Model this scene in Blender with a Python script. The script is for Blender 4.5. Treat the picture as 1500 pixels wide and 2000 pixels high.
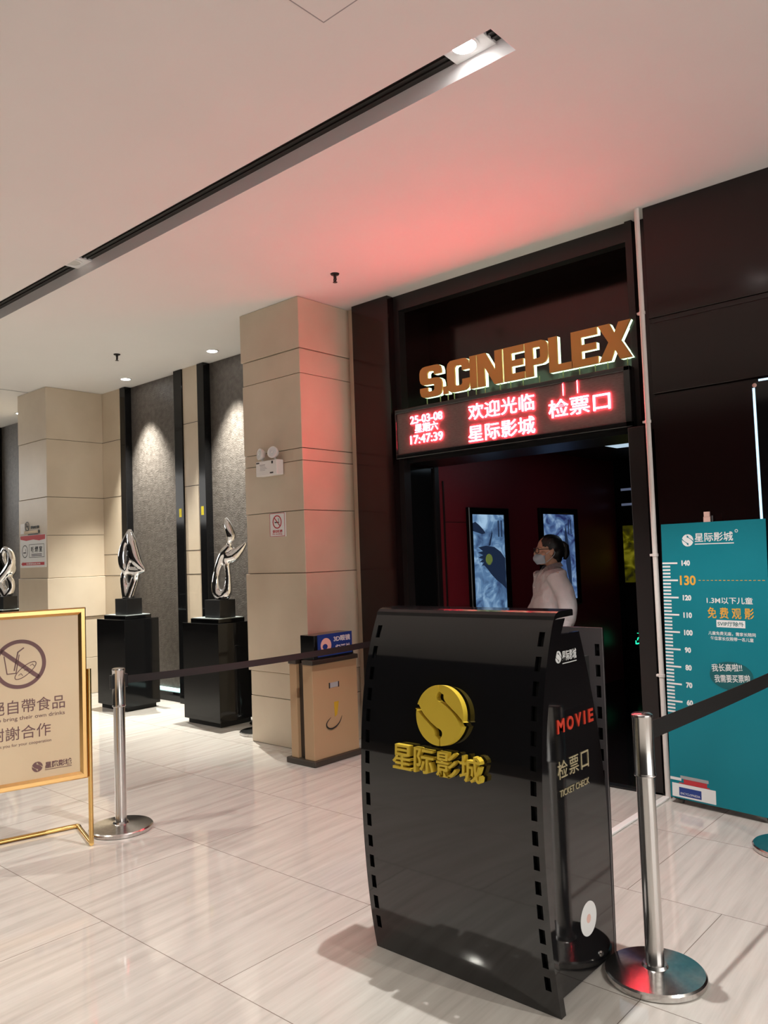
import bpy, bmesh, math, random
import numpy as np
from mathutils import Vector, Matrix, Euler, noise
random.seed(7)
scn = bpy.context.scene
COL = scn.collection
for o in list(bpy.data.objects):
    bpy.data.objects.remove(o)

# ------------------------------------------------------------------ camera
cam_d = bpy.data.cameras.new('camera')
cam = bpy.data.objects.new('camera', cam_d); COL.objects.link(cam)
cam_d.sensor_fit = 'VERTICAL'; cam_d.sensor_height = 36.0
cam_d.lens = 1551.71 / 2000.0 * 36.0
cam_d.clip_start = 0.05; cam_d.clip_end = 100
YAW, PITCH, ROLL = -0.723641987, 0.0537649419, -0.0361345666
cy, sy, cp, sp = math.cos(YAW), math.sin(YAW), math.cos(PITCH), math.sin(PITCH)
fwd = Vector((sy * cp, cy * cp, sp)); rgt = Vector((cy, -sy, 0)); upv = rgt.cross(fwd)
r2 = rgt * math.cos(ROLL) + upv * math.sin(ROLL)
u2 = upv * math.cos(ROLL) - rgt * math.sin(ROLL)
mw = Matrix((r2, u2, -fwd)).transposed().to_4x4()
mw.translation = Vector((0, 0, 1.5))
cam.matrix_world = mw
scn.camera = cam

# ------------------------------------------------------------------ world, exposure
scn.view_settings.view_transform = 'Standard'
scn.view_settings.look = 'None'
scn.view_settings.gamma = 1.0
scn.view_settings.use_curve_mapping = False
scn.view_settings.exposure = 0.12
wd = bpy.data.worlds.new('world'); scn.world = wd; wd.use_nodes = True
wd.node_tree.nodes['Background'].inputs[0].default_value = (1.0, 0.975, 0.93, 1)
wd.node_tree.nodes['Background'].inputs[1].default_value = 2.4
CEIL = 3.573

def spot_light(name, loc, target, power, angle, blend, color, size, parent=None):
    d = bpy.data.lights.new(name, 'SPOT'); d.energy = power; d.color = color
    d.spot_size = math.radians(angle); d.spot_blend = blend; d.shadow_soft_size = size
    o = bpy.data.objects.new(name, d); COL.objects.link(o)
    o.location = loc
    o.rotation_euler = (Vector(target) - Vector(loc)).to_track_quat('-Z', 'Y').to_euler()
    return o
WARM = (1.0, 0.86, 0.70)
# key downlight in the ceiling slot above the ticket podium
spot_light('slot_spot', (-1.80, 2.70, 3.600), (-1.80, 2.66, 0), 320, 98, 0.35, (1.0, 0.99, 0.95), 0.022)
# wall-washing downlights
for sx in (-7.96, -6.357, -10.62):
    spot_light('wall_spot', (sx, 4.70, 3.55), (sx + 0.1, 4.80, 0), 850, 66, 0.8, (1.0, 0.98, 0.88), 0.02)
# unseen fill spots added behind and beside the camera to brighten the lobby
for lx, ly, pw in ((-4.6, -0.7, 190), (-1.6, -0.7, 90), (1.6, -0.7, 90), (-7.6, -0.7, 260), (-7.4, 1.4, 220), (1.6, 2.4, 260), (-10.6, 1.6, 110), (-5.0, 0.8, 170)):
    spot_light('lobby_fill_spot', (lx, ly, 3.55), (lx, ly, 0), pw, 120, 0.8, (1.0, 0.965, 0.87), 0.03)

# ------------------------------------------------------------------ materials
def pbr(name, col, rough=0.5, metal=0.0, emit=None, estr=0.0, spec=0.5, coat=0.0):
    m = bpy.data.materials.new(name); m.use_nodes = True
    b = m.node_tree.nodes['Principled BSDF']
    b.inputs['Base Color'].default_value = (*col, 1)
    b.inputs['Roughness'].default_value = rough
    b.inputs['Metallic'].default_value = metal
    b.inputs['Specular IOR Level'].default_value = spec
    b.inputs['Coat Weight'].default_value = coat
    if emit:
        b.inputs['Emission Color'].default_value = (*emit, 1)
        b.inputs['Emission Strength'].default_value = estr
    return m
def nodes(m):
    nt = m.node_tree
    return nt, nt.nodes, nt.links, nt.nodes['Principled BSDF']
def noisy(m, c1, c2, scale=(1, 1, 1), nscale=4.0, detail=4, bump=0.0, lo=0.35, hi=0.65, bscale=None, bdist=0.01):
    nt, N, L, b = nodes(m)
    tc = N.new('ShaderNodeTexCoord'); mp = N.new('ShaderNodeMapping'); nz = N.new('ShaderNodeTexNoise'); cr = N.new('ShaderNodeValToRGB')
    mp.inputs['Scale'].default_value = scale
    nz.inputs['Scale'].default_value = nscale; nz.inputs['Detail'].default_value = detail
    cr.color_ramp.elements[0].position = lo; cr.color_ramp.elements[0].color = (*c1, 1)
    cr.color_ramp.elements[1].position = hi; cr.color_ramp.elements[1].color = (*c2, 1)
    L.new(tc.outputs['Object'], mp.inputs[0]); L.new(mp.outputs[0], nz.inputs['Vector'])
    L.new(nz.outputs['Fac'], cr.inputs[0]); L.new(cr.outputs[0], b.inputs['Base Color'])
    if bump:
        bp = N.new('ShaderNodeBump'); bp.inputs['Strength'].default_value = bump; bp.inputs['Distance'].default_value = bdist
        if bscale:
            n2 = N.new('ShaderNodeTexNoise'); n2.inputs['Scale'].default_value = bscale; n2.inputs['Detail'].default_value = 3
            L.new(tc.outputs['Object'], n2.inputs['Vector']); L.new(n2.outputs['Fac'], bp.inputs['Height'])
        else:
            L.new(nz.outputs['Fac'], bp.inputs['Height'])
        L.new(bp.outputs[0], b.inputs['Normal'])
    return m
M = {}
M['paint'] = noisy(pbr('ceiling_paint', (.8, .76, .72), .75), (.85, .835, .82), (.87, .855, .84), nscale=1.2)
M['stone'] = noisy(pbr('cream_stone', (.6, .5, .4), .32), (.57, .475, .36), (.66, .56, .435), nscale=1.6, detail=7)
M['granite'] = noisy(pbr('leather_granite', (.12, .11, .1), .38), (.075, .064, .056), (.125, .11, .098), nscale=18, detail=6, bump=.55, bscale=70, bdist=.008)
M['blackgloss'] = pbr('black_gloss', (.006, .006, .0065), .08, spec=.28)
M['blacklac'] = pbr('black_lacquer', (.006, .006, .007), .06, spec=.8)
M['blacksat'] = pbr('black_satin', (.008, .008, .009), .35)
M['blackmat'] = pbr('black_matte', (.006, .006, .006), .7)
M['maroon'] = pbr('dark_maroon_gloss', (.010, .0035, .0035), .13)
M['maroon2'] = pbr('maroon_wall_reddened', (.24, .018, .028), .40)  # maroon, reddened in the base colour for LED spill and glare
M['darkmetal'] = pbr('dark_metal', (.018, .014, .014), .3, .1)
M['chrome'] = pbr('polished_chrome', (.86, .86, .87), .045, 1.0)
M['steel'] = noisy(pbr('brushed_steel', (.7, .68, .66), .2, 1.0), (.58, .56, .55), (.72, .70, .68), scale=(1, 1, .05), nscale=60)
M['gold'] = pbr('polished_brass', (.83, .55, .20), .16, 1.0)
M['goldframe'] = pbr('gilt_frame', (.80, .50, .20), .24, 1.0)
M['goldpaint'] = pbr('yellow_gold_paint', (.72, .52, .05), .38)
M['goldside'] = pbr('dull_gold_side', (.35, .27, .05), .4)
M['signface'] = pbr('bronze_letter_face', (.60, .28, .07), .4)
M['signglow'] = pbr('lit_acrylic_edge', (.8, .9, .75), .4, emit=(.66, 1.0, .62), estr=1.9)
M['signpin'] = pbr('sign_pin', (.35, .4, .2), .4, .5)
M['white'] = pbr('white_plastic', (.8, .78, .76), .4)
M['pipe'] = pbr('white_conduit', (.78, .72, .68), .42)
M['cream'] = noisy(pbr('beige_board', (.70, .54, .35), .22), (.68, .52, .335), (.72, .56, .365), nscale=3)
M['purple'] = pbr('mauve_print', (.17, .085, .085), .5)
M['slot_white'] = pbr('white_enamel', (.85, .85, .86), .35)
M['lamp'] = pbr('lit_lamp', (1, 1, 1), .4, emit=(1, .97, .92), estr=30)
M['lamp_off'] = pbr('lamp_glass', (.7, .7, .68), .15)
M['ledpanel'] = noisy(pbr('led_panel', (.09, .07, .065), .5), (.12, .095, .085), (.16, .13, .12), scale=(.2, 1, 1), nscale=160)
M['led'] = pbr('red_led', (.3, 0, 0), .5, emit=(1.0, .055, .08), estr=68)
M['bintan'] = pbr('tan_powder_coat', (.42, .27, .15), .35)
M['bindark'] = pbr('dark_brown_coat', (.045, .034, .026), .4)
M['blue'] = pbr('blue_label', (.015, .045, .24), .4)
M['pinkcirc'] = pbr('pale_pink_print', (.75, .48, .42), .5)
M['red'] = pbr('red_print', (.5, .03, .04), .5)
M['redtxt'] = pbr('red_letter', (.62, .045, .02), .5)
M['inkblack'] = pbr('black_print', (.01, .01, .012), .5)
M['grayprint'] = pbr('grey_print', (.35, .35, .36), .5)
M['teal'] = noisy(pbr('teal_vinyl', (.01, .22, .26), .45, spec=.25), (.005, .185, .235), (.008, .20, .255), nscale=2)
M['tealdark'] = pbr('dark_teal_print', (.006, .105, .12), .4)
M['wprint'] = pbr('white_print', (.78, .78, .78), .5)
M['yprint'] = pbr('amber_print', (.75, .38, .05), .5)
M['belt'] = pbr('black_webbing', (.007, .006, .006), .75)
M['skin'] = pbr('skin', (.50, .29, .20), .5)
M['hair'] = pbr('black_hair', (.008, .007, .007), .45)
M['shirt'] = noisy(pbr('white_shirt_cloth', (.62, .58, .6), .85), (.60, .56, .58), (.66, .62, .64), nscale=8, bump=.35, bscale=14, bdist=.03)
M['trouser'] = pbr('dark_trousers', (.012, .012, .016), .85)
M['mask'] = pbr('pale_blue_mask', (.62, .70, .80), .7)
M['brass_print'] = pbr('pale_brass_letter', (.42, .36, .22), .4)
M['greyreflect'] = pbr('grey_reflection_face', (.11, .10, .105), .35)
M['littop'] = pbr('pale_top_light', (.55, .62, .62), .15)
M['exit'] = pbr('green_exit_light', (0, .3, .15), .5, emit=(.02, 1.0, .45), estr=1.6)
M['bluelight'] = pbr('lit_blue_edge', (.5, .7, .9), .4, emit=(.55, .80, 1.0), estr=1.2)
M['cyanlight'] = pbr('lit_cyan_strip', (.5, .7, .7), .4, emit=(.55, .85, .80), estr=1.3)
M['panelight'] = pbr('lit_ceiling_panel', (.6, .7, .8), .4, emit=(.55, .72, .85), estr=.75)
M['glass'] = pbr('clear_lens', (.75, .76, .78), .1)
M['grate'] = pbr('black_grille', (.015, .013, .012), .5)

def floor_mat():
    m = pbr('striped_stone_tile', (.6, .55, .5), .055)
    nt, N, L, b = nodes(m)
    tc = N.new('ShaderNodeTexCoord'); sx = N.new('ShaderNodeSeparateXYZ'); L.new(tc.outputs['Object'], sx.inputs[0])
    def math_(op, a, bb=None, c=None):
        n = N.new('ShaderNodeMath'); n.operation = op
        for i, v in enumerate((a, bb, c)):
            if v is None: continue
            if isinstance(v, (int, float)): n.inputs[i].default_value = v
            else: L.new(v, n.inputs[i])
        return n.outputs[0]
    ys = math_('DIVIDE', math_('SUBTRACT', sx.outputs[1], 1.75), .7935)
    row = math_('FLOOR', ys)
    yf = math_('FRACT', ys)
    off = math_('MULTIPLY', math_('FLOOR', math_('DIVIDE', row, 2.0)), .333)
    xs = math_('ADD', math_('DIVIDE', sx.outputs[0], 1.205), off)
    xf = math_('FRACT', xs)
    gy = math_('MINIMUM', yf, math_('SUBTRACT', 1.0, yf)); gy = math_('MULTIPLY', gy, .7935)
    gx = math_('MINIMUM', xf, math_('SUBTRACT', 1.0, xf)); gx = math_('MULTIPLY', gx, 1.205)
    g = math_('LESS_THAN', math_('MINIMUM', gx, gy), .0016)
    # per-tile shift of the streaks
    tile = math_('ADD', math_('MULTIPLY', math_('FLOOR', xs), 3.7), math_('MULTIPLY', row, 8.3))
    cv = N.new('ShaderNodeCombineXYZ')
    L.new(math_('ADD', math_('MULTIPLY', sx.outputs[0], 1.0), math_('MULTIPLY', sx.outputs[1], .06)), cv.inputs[0])
    L.new(math_('MULTIPLY', sx.outputs[1], .055), cv.inputs[1]); L.new(tile, cv.inputs[2])
    n1 = N.new('ShaderNodeTexNoise'); n1.inputs['Scale'].default_value = 22; n1.inputs['Detail'].default_value = 5; n1.inputs['Roughness'].default_value = .62
    L.new(cv.outputs[0], n1.inputs['Vector'])
    cr = N.new('ShaderNodeValToRGB')
    e = cr.color_ramp.elements; e[0].position = .30; e[0].color = (.455, .42, .385, 1); e[1].position = .70; e[1].color = (.60, .57, .53, 1)
    k = e.new(.5); k.color = (.54, .505, .468, 1)
    L.new(n1.outputs['Fac'], cr.inputs[0])
    mx = N.new('ShaderNodeMix'); mx.data_type = 'RGBA'; L.new(g, mx.inputs[0]); L.new(cr.outputs[0], mx.inputs[6]); mx.inputs[7].default_value = (.20, .165, .14, 1)
    L.new(mx.outputs[2], b.inputs['Base Color'])
    return m
M['floor'] = floor_mat()

def poster_mat(name, c_dark, c_mid, c_light, strength, seed):
    m = pbr(name, c_mid, .15)
    nt, N, L, b = nodes(m)
    tc = N.new('ShaderNodeTexCoord'); mp = N.new('ShaderNodeMapping'); mp.inputs['Location'].default_value = (seed, seed * 2, seed * 3)
    mp.inputs['Scale'].default_value = (3, 3, 4)
    nz = N.new('ShaderNodeTexNoise'); nz.inputs['Scale'].default_value = 1.5; nz.inputs['Detail'].default_value = 7; nz.inputs['Distortion'].default_value = 1.6
    cr = N.new('ShaderNodeValToRGB'); e = cr.color_ramp.elements
    e[0].position = .33; e[0].color = (*c_dark, 1); e[1].position = .7; e[1].color = (*c_light, 1)
    k = e.new(.5); k.color = (*c_mid, 1)
    L.new(tc.outputs['Object'], mp.inputs[0]); L.new(mp.outputs[0], nz.inputs['Vector']); L.new(nz.outputs['Fac'], cr.inputs[0])
    L.new(cr.outputs[0], b.inputs['Emission Color']); b.inputs['Emission Strength'].default_value = strength
    b.inputs['Base Color'].default_value = (.05, .05, .05, 1)
    return m
M['poster_blue'] = poster_mat('backlit_blue_poster', (.035, .07, .16), (.10, .20, .36), (.36, .55, .75), .85, 1.3)
M['poster_navy'] = poster_mat('backlit_navy_poster', (.02, .03, .12), (.09, .17, .36), (.32, .48, .70), .7, 5.1)
M['posterdark'] = pbr('dark_poster_print', (.01, .01, .02), .2, emit=(.012, .022, .05), estr=.8)
M['posterglow'] = pbr('green_poster_print', (.05, .08, .01), .2, emit=(.16, .21, .03), estr=.8)
M['poster_yellow'] = poster_mat('backlit_yellow_poster', (.005, .005, .002), (.05, .045, .0), (.20, .18, .01), .8, 3.3)

# ------------------------------------------------------------------ mesh helpers
def obj(name, bm, mat, parent=None, smooth=False, loc=None):
    me = bpy.data.meshes.new(name)
    bmesh.ops.recalc_face_normals(bm, faces=bm.faces)
    bm.to_mesh(me); bm.free()
    if mat: me.materials.append(M[mat] if isinstance(mat, str) else mat)
    if smooth:
        for p in me.polygons: p.use_smooth = True
        if smooth == 'auto':
            try: me.set_sharp_from_angle(angle=math.radians(35))
            except Exception: pass
    o = bpy.data.objects.new(name, me); COL.objects.link(o)
    if parent:
        o.parent = parent
        o.matrix_parent_inverse = parent_inv(parent)
    return o
def parent_inv(p):
    m = Matrix.LocRotScale(p.location, p.rotation_euler, p.scale)
    if p.parent: m = p.parent.matrix_parent_inverse.inverted() @ m if False else m
    return m.inverted()
def thing(name, label, cat, loc=(0, 0, 0), group=None):
    o = bpy.data.objects.new(name, None); COL.objects.link(o); o.location = loc
    o.empty_display_size = .05
    o['label'] = label; o['category'] = cat
    if group: o['group'] = group
    return o
def tag(o, label, cat, group=None):
    o['label'] = label; o['category'] = cat
    if group: o['group'] = group
    return o
def sub(name, bm, mat, part, smooth=False):
    """sub-part of a part; all parts carry world-space meshes with identity world transform"""
    o = obj(name, bm, mat, None, smooth)
    o.parent = part
    return o
def struct(name, bm, mat, smooth=False):
    o = obj(name, bm, mat, None, smooth); o['kind'] = 'structure'
    return o
def BM(): return bmesh.new()
def box(bm, x0, x1, y0, y1, z0, z1, bev=0.0, seg=2):
    vs = [bm.verts.new((x, y, z)) for x in (x0, x1) for y in (y0, y1) for z in (z0, z1)]
    f = [(0, 1, 3, 2), (4, 6, 7, 5), (0, 4, 5, 1), (2, 3, 7, 6), (0, 2, 6, 4), (1, 5, 7, 3)]
    fs = [bm.faces.new([vs[i] for i in q]) for q in f]
    if bev:
        es = list({e for q in fs for e in q.edges})
        bmesh.ops.bevel(bm, geom=es, offset=bev, segments=seg, affect='EDGES', profile=.5)
    return bm
def ring_loft(bm, rings, cap=True):
    vr = [[bm.verts.new(p) for p in r] for r in rings]
    n = len(vr[0])
    for a, b in zip(vr[:-1], vr[1:]):
        for i in range(n):
            bm.faces.new((a[i], a[(i + 1) % n], b[(i + 1) % n], b[i]))
    if cap:
        bm.faces.new(list(reversed(vr[0]))); bm.faces.new(vr[-1])
    return bm
def frame_of(t, ref=Vector((0, 0, 1))):
    t = t.normalized()
    if abs(t.dot(ref)) > .95: ref = Vector((1, 0, 0)) if abs(t.x) < .9 else Vector((0, 1, 0))
    a = t.cross(ref).normalized(); b = a.cross(t).normalized()
    return a, b
def tube(bm, pts, rad, seg=14, ell=None, cap=True):
    pts = [Vector(p) for p in pts]
    if isinstance(rad, (int, float)): rad = [rad] * len(pts)
    t0 = (pts[1] - pts[0]).normalized(); a, b = frame_of(t0)
    rings = []
    for i, p in enumerate(pts):
        if i == 0: t = pts[1] - pts[0]
        elif i == len(pts) - 1: t = pts[-1] - pts[-2]
        else: t = (pts[i + 1] - pts[i]).normalized() + (pts[i] - pts[i - 1]).normalized()
        t.normalize()
        a = (a - t * a.dot(t)).normalized(); b = t.cross(a)
        e = ell[i] if ell else (1, 1)
        rings.append([p + a * (math.cos(2 * math.pi * k / seg) * rad[i] * e[0]) + b * (math.sin(2 * math.pi * k / seg) * rad[i] * e[1]) for k in range(seg)])
    return ring_loft(bm, rings, cap)
def spline(pts, n=8):
    pts = [Vector(p) for p in pts]; out = []
    P = [pts[0]] + pts + [pts[-1]]
    for i in range(1, len(P) - 2):
        p0, p1, p2, p3 = P[i - 1:i + 3]
        for k in range(n):
            t = k / n
            out.append(.5 * ((2 * p1) + (p2 - p0) * t + (2 * p0 - 5 * p1 + 4 * p2 - p3) * t * t + (3 * p1 - p0 - 3 * p2 + p3) * t ** 3))
    out.append(pts[-1])
    return out
def fspline(vals, n=8):
    return [v.x for v in spline([(v, 0, 0) for v in vals], n)]
def lathe(bm, prof, c=(0, 0, 0), seg=40):
    rings = [[Vector((c[0] + r * math.cos(2 * math.pi * k / seg), c[1] + r * math.sin(2 * math.pi * k / seg), c[2] + z)) for k in range(seg)] for r, z in prof]
    return ring_loft(bm, rings)
def ellipsoid(bm, c, r, rot=None, seg=24, rings=14):
    mt = Matrix.Translation(Vector(c)) @ (rot.to_matrix().to_4x4() if rot else Matrix()) @ Matrix.Diagonal((*r, 1))
    bmesh.ops.create_uvsphere(bm, u_segments=seg, v_segments=rings, radius=1, matrix=mt)
    return bm
class Plane:
    """a drawing plane: origin, u to the right, v up, n out of the surface"""
    def __init__(s, o, u, v):
        s.o = Vector(o); s.u = Vector(u).normalized(); s.v = Vector(v).normalized(); s.n = s.u.cross(s.v)
    def p(s, a, b, d=0.0): return s.o + s.u * a + s.v * b + s.n * d
def prism(bm, poly, P, d0, d1):
    f = [bm.verts.new(P.p(a, b, d1)) for a, b in poly]; k = [bm.verts.new(P.p(a, b, d0)) for a, b in poly]
    n = len(poly)
    bm.faces.new(f); bm.faces.new(list(reversed(k)))
    for i in range(n): bm.faces.new((f[i], k[i], k[(i + 1) % n], f[(i + 1) % n]))
    return bm
def rect(bm, P, u0, u1, v0, v1, d0, d1): return prism(bm, [(u0, v0), (u1, v0), (u1, v1), (u0, v1)], P, d0, d1)
def annulus(bm, P, cu, cv, ro, ri, d0, d1, seg=56, asp=1.0):
    rings = []
    for r, d in ((ro, d0), (ro, d1), (ri, d1), (ri, d0)):
        rings.append([P.p(cu + r * asp * math.cos(2 * math.pi * k / seg), cv + r * math.sin(2 * math.pi * k / seg), d) for k in range(seg)])
    rings.append(rings[0])
    vr = [[bm.verts.new(p) for p in r] for r in rings[:4]]
    for i in range(4):
        a, b = vr[i], vr[(i + 1) % 4]
        for k in range(seg): bm.faces.new((a[k], a[(k + 1) % seg], b[(k + 1) % seg], b[k]))
    return bm
def disc(bm, P, cu, cv, r, d0, d1, seg=48, asp=1.0):
    return prism(bm, [(cu + r * asp * math.cos(2 * math.pi * k / seg), cv + r * math.sin(2 * math.pi * k / seg)) for k in range(seg)], P, d0, d1)
def stroke(bm, P, pts, w, d0, d1):
    """flat polyline of constant width"""
    for (a, b) in zip(pts[:-1], pts[1:]):
        dx, dy = b[0] - a[0], b[1] - a[1]; l = math.hypot(dx, dy) or 1
        nx, ny = -dy / l * w / 2, dx / l * w / 2; ex, ey = dx / l * w * .3, dy / l * w * .3
        prism(bm, [(a[0] - nx - ex, a[1] - ny - ey), (b[0] - nx + ex, b[1] - ny + ey), (b[0] + nx + ex, b[1] + ny + ey), (a[0] + nx - ex, a[1] + ny - ey)], P, d0, d1)
    return bm
_tcache = {}
def text_geo(body, bold):
    k = (body, bold)
    if k not in _tcache:
        c = bpy.data.curves.new('lettering', 'FONT'); c.body = body; c.extrude = .5; c.offset = bold; c.resolution_u = 4
        o = bpy.data.objects.new('lettering', c); COL.objects.link(o)
        dg = bpy.context.evaluated_depsgraph_get()
        me = bpy.data.meshes.new_from_object(o.evaluated_get(dg))
        vs = [tuple(v.co) for v in me.vertices]; fs = [tuple(p.vertices) for p in me.polygons]
        bpy.data.objects.remove(o); bpy.data.curves.remove(c); bpy.data.meshes.remove(me)
        xs = [v[0] for v in vs]; ys = [v[1] for v in vs]
        _tcache[k] = (vs, fs, min(xs), max(xs), min(ys), max(ys))
    return _tcache[k]
def text(bm, body, P, u0, u1, v0, v1, d0, d1, bold=0.0):
    vs, fs, a0, a1, b0, b1 = text_geo(body, bold)
    nv = []
    for x, y, z in vs:
        nv.append(bm.verts.new(P.p(u0 + (x - a0) / (a1 - a0) * (u1 - u0), v0 + (y - b0) / (b1 - b0) * (v1 - v0), d0 + (z + .5) * (d1 - d0))))
    for f in fs:
        try: bm.faces.new([nv[i] for i in f])
        except ValueError: pass
    return bm
def remesh(bm, voxel, smooth_it=3, post=None):
    me = bpy.data.meshes.new('tmp'); bm.to_mesh(me); bm.free()
    o = bpy.data.objects.new('tmp', me); COL.objects.link(o)
    md = o.modifiers.new('r', 'REMESH'); md.mode = 'VOXEL'; md.voxel_size = voxel
    if smooth_it:
        ms = o.modifiers.new('s', 'SMOOTH'); ms.iterations = smooth_it; ms.factor = .5
    dg = bpy.context.evaluated_depsgraph_get()
    m2 = bpy.data.meshes.new_from_object(o.evaluated_get(dg))
    b2 = bmesh.new(); b2.from_mesh(m2)
    bpy.data.objects.remove(o); bpy.data.meshes.remove(me); bpy.data.meshes.remove(m2)
    if post:
        for v in b2.verts: post(v)
    return b2
XF = lambda o: Plane(o, (1, 0, 0), (0, 0, 1))      # a face looking to -y
YF = lambda o: Plane(o, (0, 1, 0), (0, 0, 1))      # a face looking to +x

def logo_pieces():
    """the round S emblem in a unit circle: body and two crescents"""
    def arc(a0, a1, n=22): return [(math.cos(math.radians(a0 + (a1 - a0) * i / n)), math.sin(math.radians(a0 + (a1 - a0) * i / n))) for i in range(n + 1)]
    C = [Vector((x, y, 0)) for x, y in ((-.97, .20), (-.72, -.05), (-.42, -.27), (-.14, -.46), (.01, -.62), (.05, -.78))]
    W = (.10, .06, .05, .075, .165, .03)
    C = spline(C, 5); W = fspline(W, 5)
    bd, cr = [], []
    for k, p in enumerate(C):
        t = (C[min(k + 1, len(C) - 1)] - C[max(k - 1, 0)]).normalized(); n = Vector((-t.y, t.x, 0))
        bd.append(tuple((p + n * W[k])[:2])); cr.append(tuple((p - n * W[k])[:2]))
    b1 = arc(97, 164, 24) + bd
    b2 = [(-x, -y) for x, y in b1]
    c2 = arc(172, 273, 34) + [(.05, -.80)] + cr[::-1][1:]
    return b1 + b2, c2, [(-x, -y) for x, y in c2]
def logo(bm, P, cu, cv, r, d0, d1, asp=1.0):
    for poly in logo_pieces():
        prism(bm, [(cu + x * r * asp, cv + y * r) for x, y in poly], P, d0, d1)
    return bm

# ================================================================== SETTING
# floor: lobby tiles and the dark corridor floor
bm = BM(); box(bm, -16, 7, -3.2, 5.3, -.1, 0); struct('floor', bm, 'floor')
bm = BM(); box(bm, -4.03, -1.2, 4.70, 8.7, .0005, .012); struct('floor_corridor', bm, 'blackgloss')
# ceiling with the slot opening
SX1, SY0, SY1, SZ = -1.65, 2.613, 2.805, 3.655
bm = BM()
box(bm, -16, 7, -3.2, SY0, CEIL, CEIL + .2); box(bm, -16, 7, SY1, 5.3, CEIL, CEIL + .2); box(bm, SX1, 7, SY0, SY1, CEIL, CEIL + .2)
struct('ceiling', bm, 'paint')
# unseen dark rear wall, set close to blacken the podium's reflections
bm = BM(); box(bm, -16, 7, -3.2, -3.0, 0, CEIL); struct('wall_rear_backdrop', bm, 'blackmat')
bm = BM(); box(bm, -15.9, -15.7, -3.0, 4.9, 0, 2.4); struct('wall_left_blocker', bm, 'blackmat')  # unseen low wall added to darken pedestal reflections, open above for ceiling light
bm = BM(); box(bm, -16, 7, -3.0, -1.4, 0, .004); struct('floor_rear_darkener', bm, 'bindark')  # unseen dark floor added so the podium front mirrors something dark

# stone wall on the left with dark granite panels let into it
bm = BM()
segs = [(-16, -11.98), (-10.62, -9.55), (-8.90, -8.435), (-7.18, -6.90), (-5.50, -4.57)]
WY = 4.93
for a, b in segs: box(bm, a, b, WY, 5.25, 0, CEIL, .003)
for a, b in ((-11.98, -10.62), (-9.55, -8.90), (-8.435, -7.18), (-6.90, -5.50)): box(bm, a, b, 5.12, 5.25, 0, CEIL)
box(bm, -4.57, -4.47, 4.80, 5.25, 0, CEIL, .003)
for zj in (.38, .98, 1.37, 1.86, 2.30, 2.75, 3.16):
    pass
struct('wall_left', bm, 'stone')
bm = BM()
for zj in (.42, 1.37, 1.62, 2.30, 2.97):
    for a, b in segs: box(bm, a, b, WY - .001, WY + .002, zj - .003, zj + .003)
struct('trim_joints', bm, 'bindark')

def wall_panel(x0, x1, label):
    t = thing('granite_panel', label, 'wall panel', (x0, WY, 0), 'granite wall panels behind the sculptures')
    bm = BM(); box(bm, x0 + .10, x1 - .10, 5.00, 5.06, .10, CEIL - .002); obj('stone_slab', bm, 'granite', t)
    for a, b in ((x0, x0 + .115), (x1 - .15, x1)):
        bm = BM(); box(bm, a, b, 4.915, 5.0, 0, CEIL - .002, .004); obj('side_frame', bm, 'blackgloss', t)
    bm = BM(); box(bm, x0 + .115, x1 - .15, 4.95, 5.0, .0, .10, .003); obj('base_rail', bm, 'blackgloss', t)
    bm = BM(); box(bm, x0 + .115, x1 - .15, 4.975, 4.999, .10, .135); obj('light_strip', bm, 'cyanlight', t)
    return t
wall_panel(-8.435, -7.18, 'dark granite wall panel behind the pointed sail-like sculpture')
wall_panel(-6.90, -5.50, 'dark granite wall panel behind the bird-like sculpture, next to the near pillar')
wall_panel(-11.98, -10.62, 'dark granite wall panel at the far left edge, beyond the far pillar')

def pillar(x0, x1, y0, y1, courses, label):
    t = thing('stone_pillar', label, 'pillar', ((x0 + x1) / 2, (y0 + y1) / 2, 0), 'cream stone pillars')
    bm = BM(); z = 0
    for i, zt in enumerate(courses):
        e = (0, -.002, .012, 0, .003, 0, .004, 0, .011)[i % 9]
        box(bm, x0 - e, x1 + e, y0 - e, y1, z + .002, zt - .002, .004)
        z = zt
    obj('stone_cladding', bm, 'stone', t)
    bm = BM(); box(bm, x0 + .012, x1 - .012, y0 + .012, y1, 0, CEIL); obj('joint_core', bm, 'bindark', t)
    return t
pillar(-5.285, -4.575, 4.235, 4.93, [.38, .584, 1.381, 1.874, 2.267, 2.365, 2.961, 3.161, CEIL], 'near cream stone pillar carrying the emergency lamp, beside the waste bin')
pillar(-9.585, -8.865, 4.235, 4.93, [.42, .90, 1.37, 1.86, 2.30, 2.97, CEIL], 'far cream stone pillar with smoking notices on its front')

# black cladding around the entrance
bm = BM()
box(bm, -4.475, -4.08, 4.745, 5.3, 0, CEIL, .004)
struct('wall_entrance_left', bm, 'maroon')
bm = BM()
box(bm, -4.085, -4.03, 4.82, 4.90, 0, CEIL); box(bm, -2.10, -2.055, 4.80, 4.90, 0, CEIL); box(bm, -4.03, -2.10, 4.82, 4.90, 3.45, CEIL)
box(bm, -2.105, -2.0, 4.70, 4.80, 0, 2.235, .004)
struct('door_frame', bm, 'darkmetal')
bm = BM()
box(bm, -4.06, -4.03, 4.90, 5.25, 2.2, CEIL); box(bm, -2.06, -1.9, 4.84, 5.25, 0, CEIL)
box(bm, -4.03, -2.06, 5.20, 5.30, 2.30, CEIL)
box(bm, -4.03, -2.06, 4.84, 5.20, 3.50, CEIL)
struct('wall_transom', bm, 'maroon')
bm = BM(); box(bm, -4.03, -2.06, 4.86, 5.30, 2.22, 2.30); struct('trim_lintel', bm, 'blacksat')
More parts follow.
